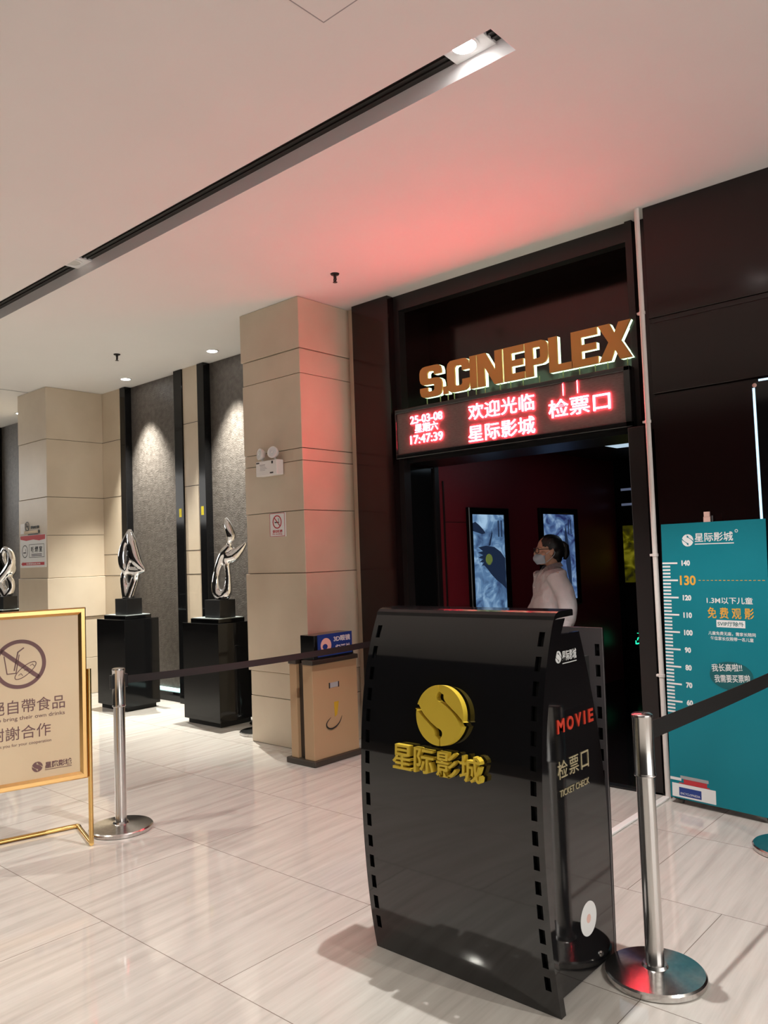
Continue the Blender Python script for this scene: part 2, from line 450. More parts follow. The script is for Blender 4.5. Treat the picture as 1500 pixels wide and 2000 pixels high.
# right-hand wall of dark panels, seams at two heights
bm = BM()
for z0, z1 in ((0, 2.395), (2.415, 2.845), (2.88, CEIL)):
    box(bm, -1.93, 7, 4.686, 4.86, z0, z1, .003)
box(bm, -1.925, 7, 4.71, 4.86, 0, CEIL)
struct('wall_right', bm, 'maroon')
bm = BM(); box(bm, -1.92, 7, 4.693, 4.70, 2.848, 2.877); struct('trim_seam', bm, 'darkmetal')
# corridor behind the entrance
bm = BM(); box(bm, -4.2, -4.03, 5.25, 8.7, 0, 2.47); struct('wall_corridor_left', bm, 'maroon2')
bm = BM(); box(bm, -4.2, -1.2, 8.56, 8.7, 0, 2.47); struct('wall_corridor_end', bm, 'blackgloss')
bm = BM(); box(bm, -1.9, -1.75, 5.25, 8.7, 0, 2.47); struct('wall_corridor_right', bm, 'maroon')
bm = BM(); box(bm, -4.2, -1.2, 5.2, 8.7, 2.47, 2.55); struct('ceiling_corridor', bm, 'darkmetal')
bm = BM(); box(bm, -4.045, -4.022, 5.20, 5.26, 0, 2.3, .003); box(bm, -4.035, -4.018, 5.305, 5.317, 0, 2.10); box(bm, -4.03, -4.024, 5.317, 5.66, 1.752, 1.757)
struct('trim_corridor', bm, 'darkmetal')
bm = BM(); box(bm, -4.075, -4.04, 4.90, 5.20, 0, 2.2); struct('door_1', bm, 'blackgloss')
bm = BM(); box(bm, -4.03, -2.06, 4.68, 4.74, 0, .014, .003); struct('trim_threshold', bm, 'blacksat')

# ================================================================== CEILING FITTINGS
t = thing('recessed_light_slot', 'long dark slot in the ceiling with a bright downlight at its end', 'ceiling light', (-5, 2.7, CEIL))
bm = BM(); box(bm, -15, SX1, SY0, SY1, SZ, SZ + .05)
for k in range(5): box(bm, -15, SX1, SY0 + .012 + .034 * k, SY0 + .022 + .034 * k, SZ - .008, SZ)
obj('black_grille', bm, 'grate', t)
bm = BM(); box(bm, -15, SX1, SY1 - .003, SY1, CEIL, SZ); box(bm, -15, SX1, SY0, SY0 + .003, CEIL, SZ); box(bm, SX1 - .003, SX1, SY0, SY1, CEIL, SZ); obj('channel_side', bm, 'slot_white', t)
def slot_lamp(x0, x1, lit):
    bm = BM(); box(bm, x0, x1, SY0 + .004, SY1 - .004, SZ - .014, SZ + .01, .002)
    h = obj('lamp_housing', bm, 'slot_white', t)
    P = Plane(((x0 + x1) / 2, (SY0 + SY1) / 2, SZ - .014), (1, 0, 0), (0, -1, 0))
    bm = BM(); annulus(bm, P, 0, 0, .066, .052, 0, .006); sub('lamp_ring', bm, 'slot_white', h)
    bm = BM(); disc(bm, P, 0, 0, .051, .0, .004); sub('lamp', bm, 'lamp' if lit else 'lamp_off', h)
slot_lamp(-1.95, -1.745, True)
slot_lamp(-5.34, -5.14, False)

for sx, lb in ((-7.96, 'small round ceiling downlight above the pointed sculpture'), (-6.357, 'small round ceiling downlight above the bird-like sculpture'), (-10.62, 'small round ceiling downlight left of the far pillar')):
    t = thing('ceiling_downlight', lb, 'ceiling light', (sx, 4.72, CEIL), 'wall-washing ceiling downlights')
    P = Plane((sx, 4.72, CEIL), (1, 0, 0), (0, -1, 0))
    bm = BM(); annulus(bm, P, 0, 0, .065, .050, -.001, .008); obj('trim_ring', bm, 'slot_white', t)
    bm = BM(); disc(bm, P, 0, 0, .05, .0, .004); obj('lamp', bm, 'lamp', t)
for sx, sy_, lb in ((-7.067, 4.10, 'fire sprinkler on the ceiling above the stone wall'), (-4.02, 4.10, 'fire sprinkler on the ceiling just left of the entrance')):
    t = thing('fire_sprinkler', lb, 'sprinkler', (sx, sy_, CEIL), 'ceiling fire sprinklers')
    bm = BM(); lathe(bm, [(.0, 0), (.034, 0), (.030, -.008), (.0, -.010)], (sx, sy_, CEIL), 20); obj('escutcheon', bm, 'darkmetal', t, 'auto')
    bm = BM(); tube(bm, [(sx, sy_, CEIL - .008), (sx, sy_, CEIL - .03)], .011, 10)
    for s in (-1, 1): tube(bm, [(sx + s * .009, sy_, CEIL - .03), (sx + s * .014, sy_, CEIL - .045), (sx + s * .003, sy_, CEIL - .062)], .0035, 8)
    tube(bm, [(sx, sy_, CEIL - .028), (sx, sy_, CEIL - .06)], .005, 8); obj('sprinkler_head', bm, 'darkmetal', t)
    bm = BM(); lathe(bm, [(.0, -.062), (.017, -.062), (.017, -.065), (.0, -.065)], (sx, sy_, CEIL), 16); obj('deflector', bm, 'darkmetal', t)
bm = BM(); box(bm, -9.315, -9.295, 1.5, 4.235, CEIL - .002, CEIL); struct('trim_ceiling', bm, 'grayprint')
t = thing('access_hatch', 'flush square access panel in the ceiling at the top of the picture', 'ceiling hatch', (-1.9, 1.9, CEIL))
bm = BM(); box(bm, -2.098, -1.50, 1.53, 2.124, CEIL - .0025, CEIL); obj('hatch_frame', bm, 'grayprint', t)
bm = BM(); box(bm, -2.091, -1.507, 1.537, 2.117, CEIL - .004, CEIL - .001); obj('hatch_door', bm, 'paint', t)

# ================================================================== LED DISPLAY AND SIGN
t = thing('led_display', 'red scrolling LED board above the entrance, below the bronze letters', 'LED sign', (-3.05, 4.8, 2.25))
bm = BM(); LX0, LX1, LZ0, LZ1 = -4.03, -2.085, 2.243, 2.632
box(bm, LX0, LX1, 4.752, 4.86, LZ0, LZ1, .006)
for a in ((LX0, LX1, LZ1 - .034, LZ1), (LX0, LX1, LZ0, LZ0 + .040), (LX1 - .044, LX1, LZ0, LZ1), (LX0, LX0 + .012, LZ0, LZ1)):
    box(bm, a[0], a[1], 4.728, 4.76, a[2], a[3], .006)
obj('display_frame', bm, 'blacklac', t)
bm = BM(); box(bm, LX0 + .012, LX1 - .044, 4.744, 4.753, LZ0 + .04, LZ1 - .034); obj('led_panel', bm, 'ledpanel', t)
P = XF((0, 4.744, 0))
def led_text(rows):
    bm = BM()
    for s, u0, u1, v0, v1, b in rows: text(bm, s, P, u0, u1, v0, v1, .004, .008, b)
    return bm
obj('date_text', led_text([('25-03-08', -3.88, -3.57, 2.502, 2.562, .003), ('星期六', -3.838, -3.614, 2.428, 2.495, .003), ('17:47:39', -3.886, -3.572, 2.346, 2.411, .003)]), 'led', t)
obj('welcome_text', led_text([('欢迎光临', -3.33, -2.78, 2.455, 2.572, .003), ('星际影城', -3.338, -2.783, 2.294, 2.415, .003)]), 'led', t)
bm = led_text([('检票口', -2.672, -2.228, 2.376, 2.496, .003)])
for x, z0, z1 in ((-2.56, 2.515, 2.595), (-2.455, 2.515, 2.598)): rect(bm, P, x, x + .004, z0, z1, .004, .006)
obj('gate_text', bm, 'led', t)

t = thing('letter_sign', 'bronze letters with glowing edges standing on the LED board', 'sign', (-2.95, 4.8, 2.632))
LET = [('S', -3.79, -3.575), ('.', -3.568, -3.522), ('C', -3.528, -3.32), ('I', -3.318, -3.258), ('N', -3.252, -3.036), ('E', -3.026, -2.856), ('P', -2.85, -2.668), ('L', -2.664, -2.49), ('E', -2.494, -2.306), ('X', -2.30, -2.076)]
P = XF((0, 4.81, 0))
def block_letter(ch):
    """heavy square-cut capitals in a unit box, as lists of polygons"""
    w = .30
    if ch == 'I': return [[(0, 0), (1, 0), (1, 1), (0, 1)]]
    if ch == '.': return [[(0, 0), (1, 0), (1, 1), (0, 1)]]
    if ch == 'L': return [[(0, 0), (1, 0), (1, .2), (.37, .2), (.37, 1), (0, 1)]]
    if ch == 'E': return [[(0, 0), (1, 0), (1, .2), (.38, .2), (.38, .41), (.94, .41), (.94, .59), (.38, .59), (.38, .8), (1, .8), (1, 1), (0, 1)]]
    if ch == 'N': return [[(0, 0), (.29, 0), (.29, .58), (.66, 0), (1, 0), (1, 1), (.71, 1), (.71, .42), (.34, 1), (0, 1)]]
    if ch == 'X': return [[(0, 0), (.36, 0), (.5, .28), (.64, 0), (1, 0), (.69, .5), (1, 1), (.64, 1), (.5, .72), (.36, 1), (0, 1), (.31, .5)]]
    if ch == 'P': return [[(0, 0), (.34, 0), (.34, .32), (.72, .32), (.88, .36), (.97, .45), (1, .56), (1, .78), (.97, .88), (.88, .96), (.72, 1), (0, 1), (0, .5), (.34, .5), (.34, .82), (.60, .82), (.66, .79), (.66, .53), (.60, .50), (.34, .5), (0, .5)]]
    if ch == 'C': return [[(1, .36), (1, .22), (.95, .08), (.82, .01), (.7, 0), (.3, 0), (.16, .01), (.05, .08), (0, .22), (0, .78), (.05, .92), (.16, .99), (.3, 1), (.7, 1), (.82, .99), (.95, .92), (1, .78), (1, .64), (.67, .64), (.67, .76), (.62, .81), (.40, .81), (.35, .76), (.35, .24), (.40, .19), (.62, .19), (.67, .24), (.67, .36)]]
    if ch == 'S': return [[(0, .32), (0, .2), (.05, .07), (.16, .01), (.3, 0), (.72, 0), (.86, .02), (.96, .09), (1, .2), (1, .40), (.96, .51), (.86, .57), (.72, .59), (.40, .60), (.35, .64), (.35, .77), (.40, .82), (.60, .82), (.65, .78), (.65, .70), (.99, .70), (.99, .8), (.95, .93), (.84, .99), (.70, 1), (.28, 1), (.14, .98), (.04, .91), (0, .80), (0, .60), (.04, .48), (.14, .42), (.28, .41), (.60, .40), (.65, .36), (.65, .23), (.60, .18), (.40, .18), (.35, .22), (.35, .32)]]
for ch, a, b in LET:
    z0, z1 = 2.69, 2.93
    if ch == '.': z1 = 2.748
    polys = [[(a + x * (b - a), z0 + y * (z1 - z0)) for x, y in pl] for pl in block_letter(ch)]
    bm = BM()
    if ch == 'P':
        def q(x, y): return (a + x * (b - a), z0 + y * (z1 - z0))
        polys = [[q(0, 0), q(.34, 0), q(.34, 1), q(0, 1)],
                 [q(.34, .32), q(.72, .32), q(.88, .36), q(.97, .45), q(1, .56), q(1, .78), q(.97, .88), q(.88, .96), q(.72, 1), q(.34, 1), q(.34, .82), q(.60, .82), q(.66, .79), q(.66, .53), q(.60, .50), q(.34, .5)]]
    for pl in polys: prism(bm, pl, P, .036, .050)
    L_ = obj('letter', bm, 'signface', t)
    bm = BM()
    for pl in polys: prism(bm, pl, P, .0, .0355)
    sub('glowing_edge', bm, 'signglow', L_)
    for xx in ([(a + b) / 2] if ch in '.IPL' else [a + .2 * (b - a), a + .8 * (b - a)]):
        bm = BM(); tube(bm, [(xx, 4.79, 2.634), (xx, 4.79, z0 + .001)], .004, 8)
        sub('pin', bm, 'signpin', L_)

# white conduit pipe and cable cover
t = thing('conduit_pipe', 'thin white vertical conduit pipe at the right of the entrance', 'pipe', (-1.955, 4.665, 0))
bm = BM(); tube(bm, [(-1.957, 4.664, .0), (-1.957, 4.664, CEIL - .002)], .0155, 16); obj('pipe', bm, 'pipe', t, 'auto')
for z in (.72, 1.44, 2.25, 2.92):
    bm = BM(); lathe(bm, [(.0155, -.009), (.019, -.008), (.019, .008), (.0155, .009)], (-1.957, 4.664, z), 16); box(bm, -1.99, -1.957, 4.66, 4.684, z - .007, z + .007, .002)
    obj('pipe_clip', bm, 'pipe', t)
bm = BM(); box(bm, -1.985, -1.945, 2.83, 4.66, 0, .014, .005); tag(obj('cable_cover', bm, 'white'), 'white cable cover strip on the floor running to the podium', 'cable cover')

# ================================================================== TICKET PODIUM
kz = np.array([0, .14, .3, .5, .69, .8, .95, 1.09, 1.22, 1.284]); ky = np.array([2.297, 2.274, 2.254, 2.240, 2.242, 2.249, 2.267, 2.298, 2.338, 2.378])
KP = np.polyfit(kz, ky, 4)
def yf(z): return float(np.polyval(KP, z))
def dyf(z): return float(np.polyval(np.polyder(KP), z))
t = thing('ticket_podium', 'glossy black ticket-check podium with gold emblem in the foreground', 'podium', (-1.75, 2.5, 0))
KX0, KX1 = -2.145, -1.352
def slotted_sheet(ycurve, zmax, x0, x1, thick, slots_z, inset=.022, sw=.022, sh=.046):
    xs = [x0, x0 + inset, x0 + inset + sw, x0 + .25, (x0 + x1) / 2, x1 - .25, x1 - inset - sw, x1 - inset, x1]
    zs = {0.0, zmax}; hol = []
    for z in slots_z: zs.add(round(z, 4)); zs.add(round(z + sh, 4)); hol.append((z, z + sh))
    z = 0
    while z < zmax: zs.add(round(z, 4)); z += .04
    zs = sorted(zs); zz = [zs[0]]
    for q in zs[1:]:
        if q - zz[-1] > .004: zz.append(q)
    bm = BM()
    g = [[bm.verts.new((x, ycurve(q), q)) for x in xs] for q in zz]
    for i in range(len(zz) - 1):
        zm = (zz[i] + zz[i + 1]) / 2
        ins = any(a < zm < b for a, b in hol)
        for j in range(len(xs) - 1):
            if ins and j in (1, 6): continue
            bm.faces.new((g[i][j], g[i][j + 1], g[i + 1][j + 1], g[i + 1][j]))
    bmesh.ops.recalc_face_normals(bm, faces=bm.faces)
    for f in bm.faces:
        if f.normal.y > 0: f.normal_flip()
    r = bmesh.ops.solidify(bm, geom=list(bm.faces), thickness=thick)
    return bm
bm = slotted_sheet(yf, 1.275, KX0, KX1, .008, [.085 + .078 * i for i in range(15)])
obj('front_panel', bm, 'blacklac', t, 'auto')
# top lid with rounded front edge
prof = [(yf(1.262), 1.262), (yf(1.272) , 1.274), (yf(1.275) + .012, 1.284), (yf(1.275) + .03, 1.288), (yf(1.275) + .12, 1.290), (yf(1.275) + .125, 1.286), (yf(1.275) + .125, 1.268), (yf(1.275) + .02, 1.266)]
bm = BM(); ring_loft(bm, [[Vector((x, a, b)) for a, b in prof] for x in (KX0 - .002, KX1 + .002)]); obj('top_lid', bm, 'blackgloss', t)
# inner carcass and sides
bm = BM()
def side_poly(): 
    pts = [(yf(z) + .012, z) for z in np.linspace(.012, 1.20, 20)]
    bk = lambda z: 2.770 if z < .50 else 2.770 - .15 * ((z - .50) / .70) ** 1.7
    return pts + [(bk(z), z) for z in np.linspace(1.20, .012, 20)]
sp_ = side_poly()
for xa, xb, nm in ((-2.115, -2.100, 'side_panel'), (-1.412, -1.397, 'side_panel')):
    bm = BM(); ring_loft(bm, [[Vector((x, a, b)) for a, b in sp_] for x in (xa, xb)]); sp_o = obj(nm, bm, 'blacklac', t)
side_r = sp_o
bm = BM(); box(bm, -2.095, -1.415, 2.40, 2.72, .03, 1.10); obj('carcass', bm, 'blackmat', t)
bm = BM(); box(bm, -2.10, -1.412, 2.40, 2.62, 1.17, 1.19, .004); obj('desk_top', bm, 'blackgloss', t)
def yb(z): return 2.772 + .022 * (z - .1) - .012 * max(0, z - 1.0)
def slot_b(): return slotted_sheet(yb, 1.195, -2.135, -1.396, .008, [.62 + .078 * i for i in range(7)], .012, .022)
obj('back_panel', slot_b(), 'greyreflect', t)  # even grey stands in for bright reflections on the black sheet
bm = BM(); ring_loft(bm, [[Vector((x, a, b)) for a, b in [(yb(z) + .010, z) for z in (.0, .4, .8, 1.195)] + [(yb(z) + .016, z) for z in (1.195, .8, .4, 0)]] for x in (-2.135, -1.396)]); obj('rear_cladding', bm, 'blacklac', t)
for xa, xb in ((KX0 + .001, KX0 + .006), (KX1 - .006, KX1 - .001)):
    zs_ = np.linspace(.0, 1.262, 24)
    dep = lambda z: .030 + .05 * max(0, (z - .9) / .36) ** 1.5
    bm = BM(); ring_loft(bm, [[Vector((x, yf(z) + .0085, z)) for z in zs_] + [Vector((x, yf(z) + dep(z), z)) for z in zs_[::-1]] for x in (xa, xb)]); obj('shell_flange', bm, 'blacklac', t)
for xa, xb in ((KX0 + .006, KX0 + .09), (KX1 - .09, KX1 - .006)):
    bm = BM(); ring_loft(bm, [[Vector((x, yf(z) + .024, z)) for z in zs_] + [Vector((x, yf(z) + .028, z)) for z in zs_[::-1]] for x in (xa, xb)]); obj('slot_backing', bm, 'blackmat', t)
# raised edge bars between front sheet and side
bm = BM(); tube(bm, [(-1.375, yf(z) + .02, z) for z in np.linspace(.15, .98, 16)], .006, 8); obj('edge_bar', bm, 'darkmetal', t)
# gold emblem and four raised characters
def tangent_plane(z, off):
    v = Vector((0, dyf(z), 1)).normalized()
    return Plane((0, yf(z) - off, z), (1, 0, 0), v)
P = tangent_plane(.926, .004)
bm = BM(); logo(bm, P, -1.745, 0, .104, .004, .030); obj('gold_emblem', bm, 'goldpaint', t)
P = tangent_plane(.765, .004)
cw = .395 / 4
for i, ch in enumerate('星际影城'):
    u0 = -1.958 + i * (cw + .002)
    bm = BM(); text(bm, ch, P, u0, u0 + cw * .90, -.045, .042, .004, .028, .012); obj('gold_character', bm, 'goldpaint', t)
# side printing
P = YF((-1.397, 0, 0))
bm = BM(); logo(bm, P, 2.462, 1.125, .021, .0003, .0012); text(bm, '星际影城', P, 2.489, 2.590, 1.107, 1.143, .0003, .0012, .015); rect(bm, P, 2.489, 2.590, 1.098, 1.101, .0003, .0012)
sub('side_logo', bm, 'wprint', side_r)
for ch, a, b in (('M', 2.428, 2.478), ('O', 2.496, 2.542), ('V', 2.556, 2.600), ('I', 2.618, 2.630), ('E', 2.653, 2.690)):
    bm = BM(); text(bm, ch, P, a, b, .868, .915, .0003, .004, .03); sub('red_letter', bm, 'redtxt', side_r)
for ch, a, b in (('检', 2.420, 2.486), ('票', 2.500, 2.566), ('口', 2.585, 2.640)):
    bm = BM(); text(bm, ch, P, a, b, .715, .775, .0003, .003, .0); sub('brass_character', bm, 'brass_print', side_r)
bm = BM(); text(bm, 'TICKET CHECK', P, 2.428, 2.638, .656, .678, .0003, .003, .0); sub('ticket_lettering', bm, 'brass_print', side_r)
bm = BM(); disc(bm, P, 2.587, .200, .058, .0003, .0012); st = sub('round_sticker', bm, 'wprint', side_r)
bm = BM(); disc(bm, P, 2.587, .200, .015, .0012, .0016); sub('sticker_centre', bm, 'pinkcirc', side_r)
bm = BM(); lathe(bm, [(0, 0), (.011, 0), (.009, .006), (0, .008)], (0, 0, 0), 14)
bmesh.ops.transform(bm, matrix=Matrix.Translation((-1.397, 2.665, .05)) @ Matrix.Rotation(math.radians(90), 4, 'Y'), verts=bm.verts); obj('side_bolt', bm, 'steel', t)

# ================================================================== STANCHIONS
def stanchion(x, y, label, clips, r=.175):
    t = thing('belt_stanchion', label, 'stanchion', (x, y, 0), 'steel belt stanchions')
    bm = BM(); lathe(bm, [(0, 0), (r - .004, 0), (r, .004), (r, .020), (r - .006, .026), (r * .55, .034), (.045, .040), (.040, .050), (0, .052)], (x, y, 0), 56); obj('base', bm, 'steel', t, 'auto')
    bm = BM(); lathe(bm, [(0, .045), (.0315, .045), (.0315, .700), (0, .70)], (x, y, 0), 32); obj('post', bm, 'steel', t, 'auto')
    bm = BM(); lathe(bm, [(0, .69), (.036, .69), (.038, .694), (.036, .70), (.035, .702), (.035, .892), (.037, .896), (.036, .904), (.030, .908), (0, .909)], (x, y, 0), 32); obj('belt_cassette', bm, 'steel', t, 'auto')
    for ang in clips:
        c, s = math.cos(ang), math.sin(ang)
        bm = BM(); box(bm, .030, .052, -.014, .014, .795, .872, .004)
        bmesh.ops.transform(bm, matrix=Matrix.Translation((x, y, 0)) @ Matrix.Rotation(ang, 4, 'Z'), verts=bm.verts); obj('belt_clip', bm, 'blacksat', t)
    return t
def belt(t, a, b, sag, twist=0.0, n=24, w=.048):
    a, b = Vector(a), Vector(b); d = (b - a); side = Vector((-d.y, d.x, 0)).normalized()
    rings = []
    for i in range(n + 1):
        s = i / n; p = a + d * s - Vector((0, 0, 4 * sag * s * (1 - s)))
        ang = twist * math.sin(math.pi * s)
        up = Vector((0, 0, 1)) * math.cos(ang) + side * math.sin(ang); nn = side * math.cos(ang) - Vector((0, 0, 1)) * math.sin(ang)
        rings.append([p + up * (w / 2) + nn * .001, p + up * (w / 2) - nn * .001, p - up * (w / 2) - nn * .001, p - up * (w / 2) + nn * .001])
    bm = BM(); ring_loft(bm, rings); obj('belt', bm, 'belt', t)
H2 = math.pi / 2
sR = stanchion(-1.222, 2.722, 'steel belt stanchion standing right of the black podium', (H2,), .170)
belt(sR, (-1.221, 2.772, .836), (-1.17, 4.155, .846), .004, w=.064)
sL = stanchion(-4.204, 2.412, 'steel belt stanchion beside the gold-framed sign stand', (H2, -H2))
belt(sL, (-4.203, 2.462, .836), (-4.12, 4.74, .836), .02, .5, w=.044)
stanchion(-1.168, 4.21, 'steel belt stanchion in front of the teal banner, at the right edge', (H2, -H2))
stanchion(-5.475, 4.46, 'steel stanchion tucked behind the near pillar, its base rim just showing', (), .165)
stanchion(-5.69, 4.74, 'steel stanchion farthest back between near pillar and pedestal', (), .165)

# ================================================================== GOLD SIGN STAND
A = math.radians(14.3)
dS = Vector((-math.sin(A), -math.cos(A), 0)); nS = Vector((math.cos(A), -math.sin(A), 0))
O = Vector((-4.1, 2.16, 0)); SW = .656
t = thing('sign_stand', 'gold framed sign on a brass floor stand at the left edge', 'sign stand', tuple(O))
# plane seen from the front: right end at O, text runs left to right along -dS
P = Plane(O + dS * SW, -dS, (0, 0, 1))
def fr(s): return SW - s
bm = BM(); rect(bm, P, .03, SW - .03, .39, 1.25, -.012, .004); board = obj('sign_board', bm, 'cream', t)
def moulding(bm, P, u0, u1, v0, v1, w):
    cs = [(0, -.016), (0, .014), (.006, .020), (w - .014, .020), (w, .006), (w, -.016)]
    cor = [(u0, v0, 1, 1), (u1, v0, -1, 1), (u1, v1, -1, -1), (u0, v1, 1, -1)]
    rings = [[P.p(a + q * sx, b + q * sz, d) for q, d in cs] for a, b, sx, sz in cor]
    vr = [[bm.verts.new(p) for p in r] for r in rings]; n = len(cs)
    for i in range(4):
        a, b = vr[i], vr[(i + 1) % 4]
        for k in range(n): bm.faces.new((a[k], a[(k + 1) % n], b[(k + 1) % n], b[k]))
bm = BM(); moulding(bm, P, 0, SW, .367, 1.275, .038); obj('sign_frame', bm, 'goldframe', t)
bm = BM(); cu, cv = fr(.328), 1.003
annulus(bm, P, cu, cv, .126, .107, .0045, .0055)
a45 = math.radians(-40); stroke(bm, P, [(cu - .113 * math.cos(a45), cv - .113 * math.sin(a45)), (cu + .113 * math.cos(a45), cv + .113 * math.sin(a45))], .020, .0045, .0055)
W = .0045
stroke(bm, P, [(cu - .075, cv + .045), (cu - .062, cv - .045), (cu - .020, cv - .045), (cu - .004, cv + .048)], W, .0045, .0055)
stroke(bm, P, [(cu - .028, cv - .03), (cu - .010, cv + .062), (cu + .018, cv + .082)], W * 1.3, .0045, .0055)
bun = [(cu - .014 + .062 * math.cos(q) * .8 - .022 * math.sin(q) * .6 + .04, cv - .035 + .062 * math.cos(q) * .62 + .022 * math.sin(q) * .8) for q in np.linspace(0, 2 * math.pi, 26)]
stroke(bm, P, bun, W * .8, .0045, .0055)
for k in (-.4, .0, .4): stroke(bm, P, [(cu + .02 + k * .07, cv - .035 + k * .055), (cu + .032 + k * .07, cv - .027 + k * .055), (cu + .040 + k * .07, cv - .038 + k * .055)], W * .6, .0045, .0055)
sub('prohibition_symbol', bm, 'purple', board)
bm = BM(); text(bm, '謝絕自帶食品', P, fr(.545), fr(.111), .752, .822, .0045, .0055, .0); sub('chinese_text', bm, 'purple', board)
bm = BM(); text(bm, '謝謝合作', P, fr(.475), fr(.183), .619, .687, .0045, .0055, .0); sub('chinese_text', bm, 'purple', board)
bm = BM(); text(bm, 'Refuse to bring their own drinks', P, fr(.545), fr(.112), .712, .738, .0045, .0052, .0); sub('english_text', bm, 'purple', board)
bm = BM(); text(bm, 'Thank you for your cooperation', P, fr(.475), fr(.181), .582, .602, .0045, .0052, .0); sub('english_text', bm, 'purple', board)
bm = BM(); logo(bm, P, fr(.251), .466, .026, .0045, .0055); text(bm, '星際影城', P, fr(.214), fr(.081), .450, .484, .0045, .0055, .03); rect(bm, P, fr(.214), fr(.081), .443, .4455, .0045, .0055)
sub('company_mark', bm, 'purple', board)
rt = .0125
arm = Vector((-.345, .10, 0))
for s in (-.016, SW + .016):
    b0 = O + dS * s + nS * -.004
    bm = BM(); tube(bm, [b0 + Vector((0, 0, .016)), b0 + Vector((0, 0, .942))], rt, 16); obj('upright', bm, 'gold', t, 'auto')
bm = BM()
e0 = O + dS * -.016 + Vector((0, 0, rt)); e1 = O + dS * (SW + .016) + Vector((0, 0, rt))
pts = [e0] + spline([e0 + arm * .85, e0 + arm * .98, e0 + arm + dS * .04], 4) + spline([e1 + arm - dS * .04, e1 + arm * .98, e1 + arm * .85], 4) + [e1]
tube(bm, pts, rt, 14); obj('foot_rail', bm, 'gold', t, 'auto')

# ================================================================== WASTE BIN AND GLASSES BOX
t = thing('waste_bin', 'tan waste bin with dark cap standing against the near pillar', 'waste bin', (-4.36, 4.19, 0))
bm = BM(); box(bm, -4.525, -4.215, 3.935, 4.44, 0, .042, .008); obj('base', bm, 'bindark', t)
for a, b in ((-4.485, -4.412), (-4.342, -4.24)):
    bm = BM(); box(bm, a, b, 3.955, 4.42, .042, .722, .003); bo = obj('side_panel', bm, 'bintan', t)
bm = BM(); box(bm, -4.415, -4.338, 3.985, 4.405, .042, .722); obj('inner_body', bm, 'bindark', t)
for a, b in ((-4.492, -4.410), (-4.344, -4.232)):
    bm = BM(); box(bm, a, b, 3.948, 4.428, .722, .755, .003); obj('cap', bm, 'bindark', t)
P = YF((-4.24, 0, 0))
for a in (4.118, 4.212):
    bm = BM(); rect(bm, P, a, a + .010, .535, .575, 0, .003); sub('plate_bracket', bm, 'inkblack', bo)
bm = BM(); rect(bm, P, 4.128, 4.212, .538, .574, 0, .0015); sub('blank_plate', bm, 'grayprint', bo)
bm = BM(); prism(bm, [(4.17, .32), (4.195, .335), (4.215, .43), (4.165, .43)], P, 0, .001); sub('yellow_mark', bm, pbr('yellow_mark', (.5, .30, .02), .5), bo)
bm = BM(); cpt = [(4.125, .325), (4.085, .295), (4.083, .265), (4.12, .243), (4.17, .250), (4.215, .278), (4.24, .320)]
tube(bm, [(-4.235, a, b) for a, b in [(v.x, v.y) for v in spline([(a, b, 0) for a, b in cpt], 6)]], [.001 + .004 * math.sin(math.pi * i / 36) for i in range(37)], 8); sub('black_curve_mark', bm, 'inkblack', bo)
t = thing('glasses_return_box', 'black box with blue 3D glasses label on top of the bin', 'box', (-4.32, 4.2, .757))
bm = BM(); box(bm, -4.40, -4.252, 3.985, 4.40, .757, .782, .002); obj('tray', bm, 'blacksat', t)
bm = BM(); box(bm, -4.395, -4.247, 3.99, 4.385, .782, .93, .003); obj('box_body', bm, 'blackgloss', t)
P = YF((-4.247, 0, 0))
bm = BM(); rect(bm, P, 4.022, 4.38, .772, .932, 0, .004); lb = obj('label_panel', bm, 'blue', t)
bm = BM(); disc(bm, P, 4.105, .850, .048, .004, .0046); annulus(bm, P, 4.105, .850, .054, .048, .004, .005); sub('round_symbol', bm, 'pinkcirc', lb)
bm = BM(); disc(bm, P, 4.095, .842, .020, .0047, .0052, 16, 1.3); sub('glasses_symbol', bm, 'blue', lb)
bm = BM(); text(bm, '3D眼镜', P, 4.185, 4.36, .868, .912, .004, .005, .02); text(bm, '归还处', P, 4.205, 4.365, .795, .845, .004, .005, .02); sub('label_text', bm, 'wprint', lb)

# ================================================================== EMERGENCY LAMP AND NOTICES ON THE NEAR PILLAR
t = thing('emergency_light', 'white twin-head emergency lamp fixed high on the near pillar', 'emergency light', (-4.965, 4.2, 2.17))
bm = BM(); box(bm, -5.05, -4.79, 4.155, 4.226, 2.170, 2.292, .006); eb = obj('battery_box', bm, 'white', t)
P = XF((0, 4.155, 0))
bm = BM(); rect(bm, P, -5.043, -5.005, 2.273, 2.283, 0, .001); rect(bm, P, -4.855, -4.835, 2.262, 2.283, 0, .001); rect(bm, P, -4.875, -4.835, 2.184, 2.195, 0, .001)
sub('dark_markings', bm, 'inkblack', eb)
bm = BM(); rect(bm, P, -5.00, -4.935, 2.258, 2.263, 0, .001)
for k in range(4): rect(bm, P, -4.995, -4.935 + .012 * (k % 3), 2.248 - .011 * k, 2.251 - .011 * k, 0, .001)
sub('grey_print_lines', bm, 'grayprint', eb)
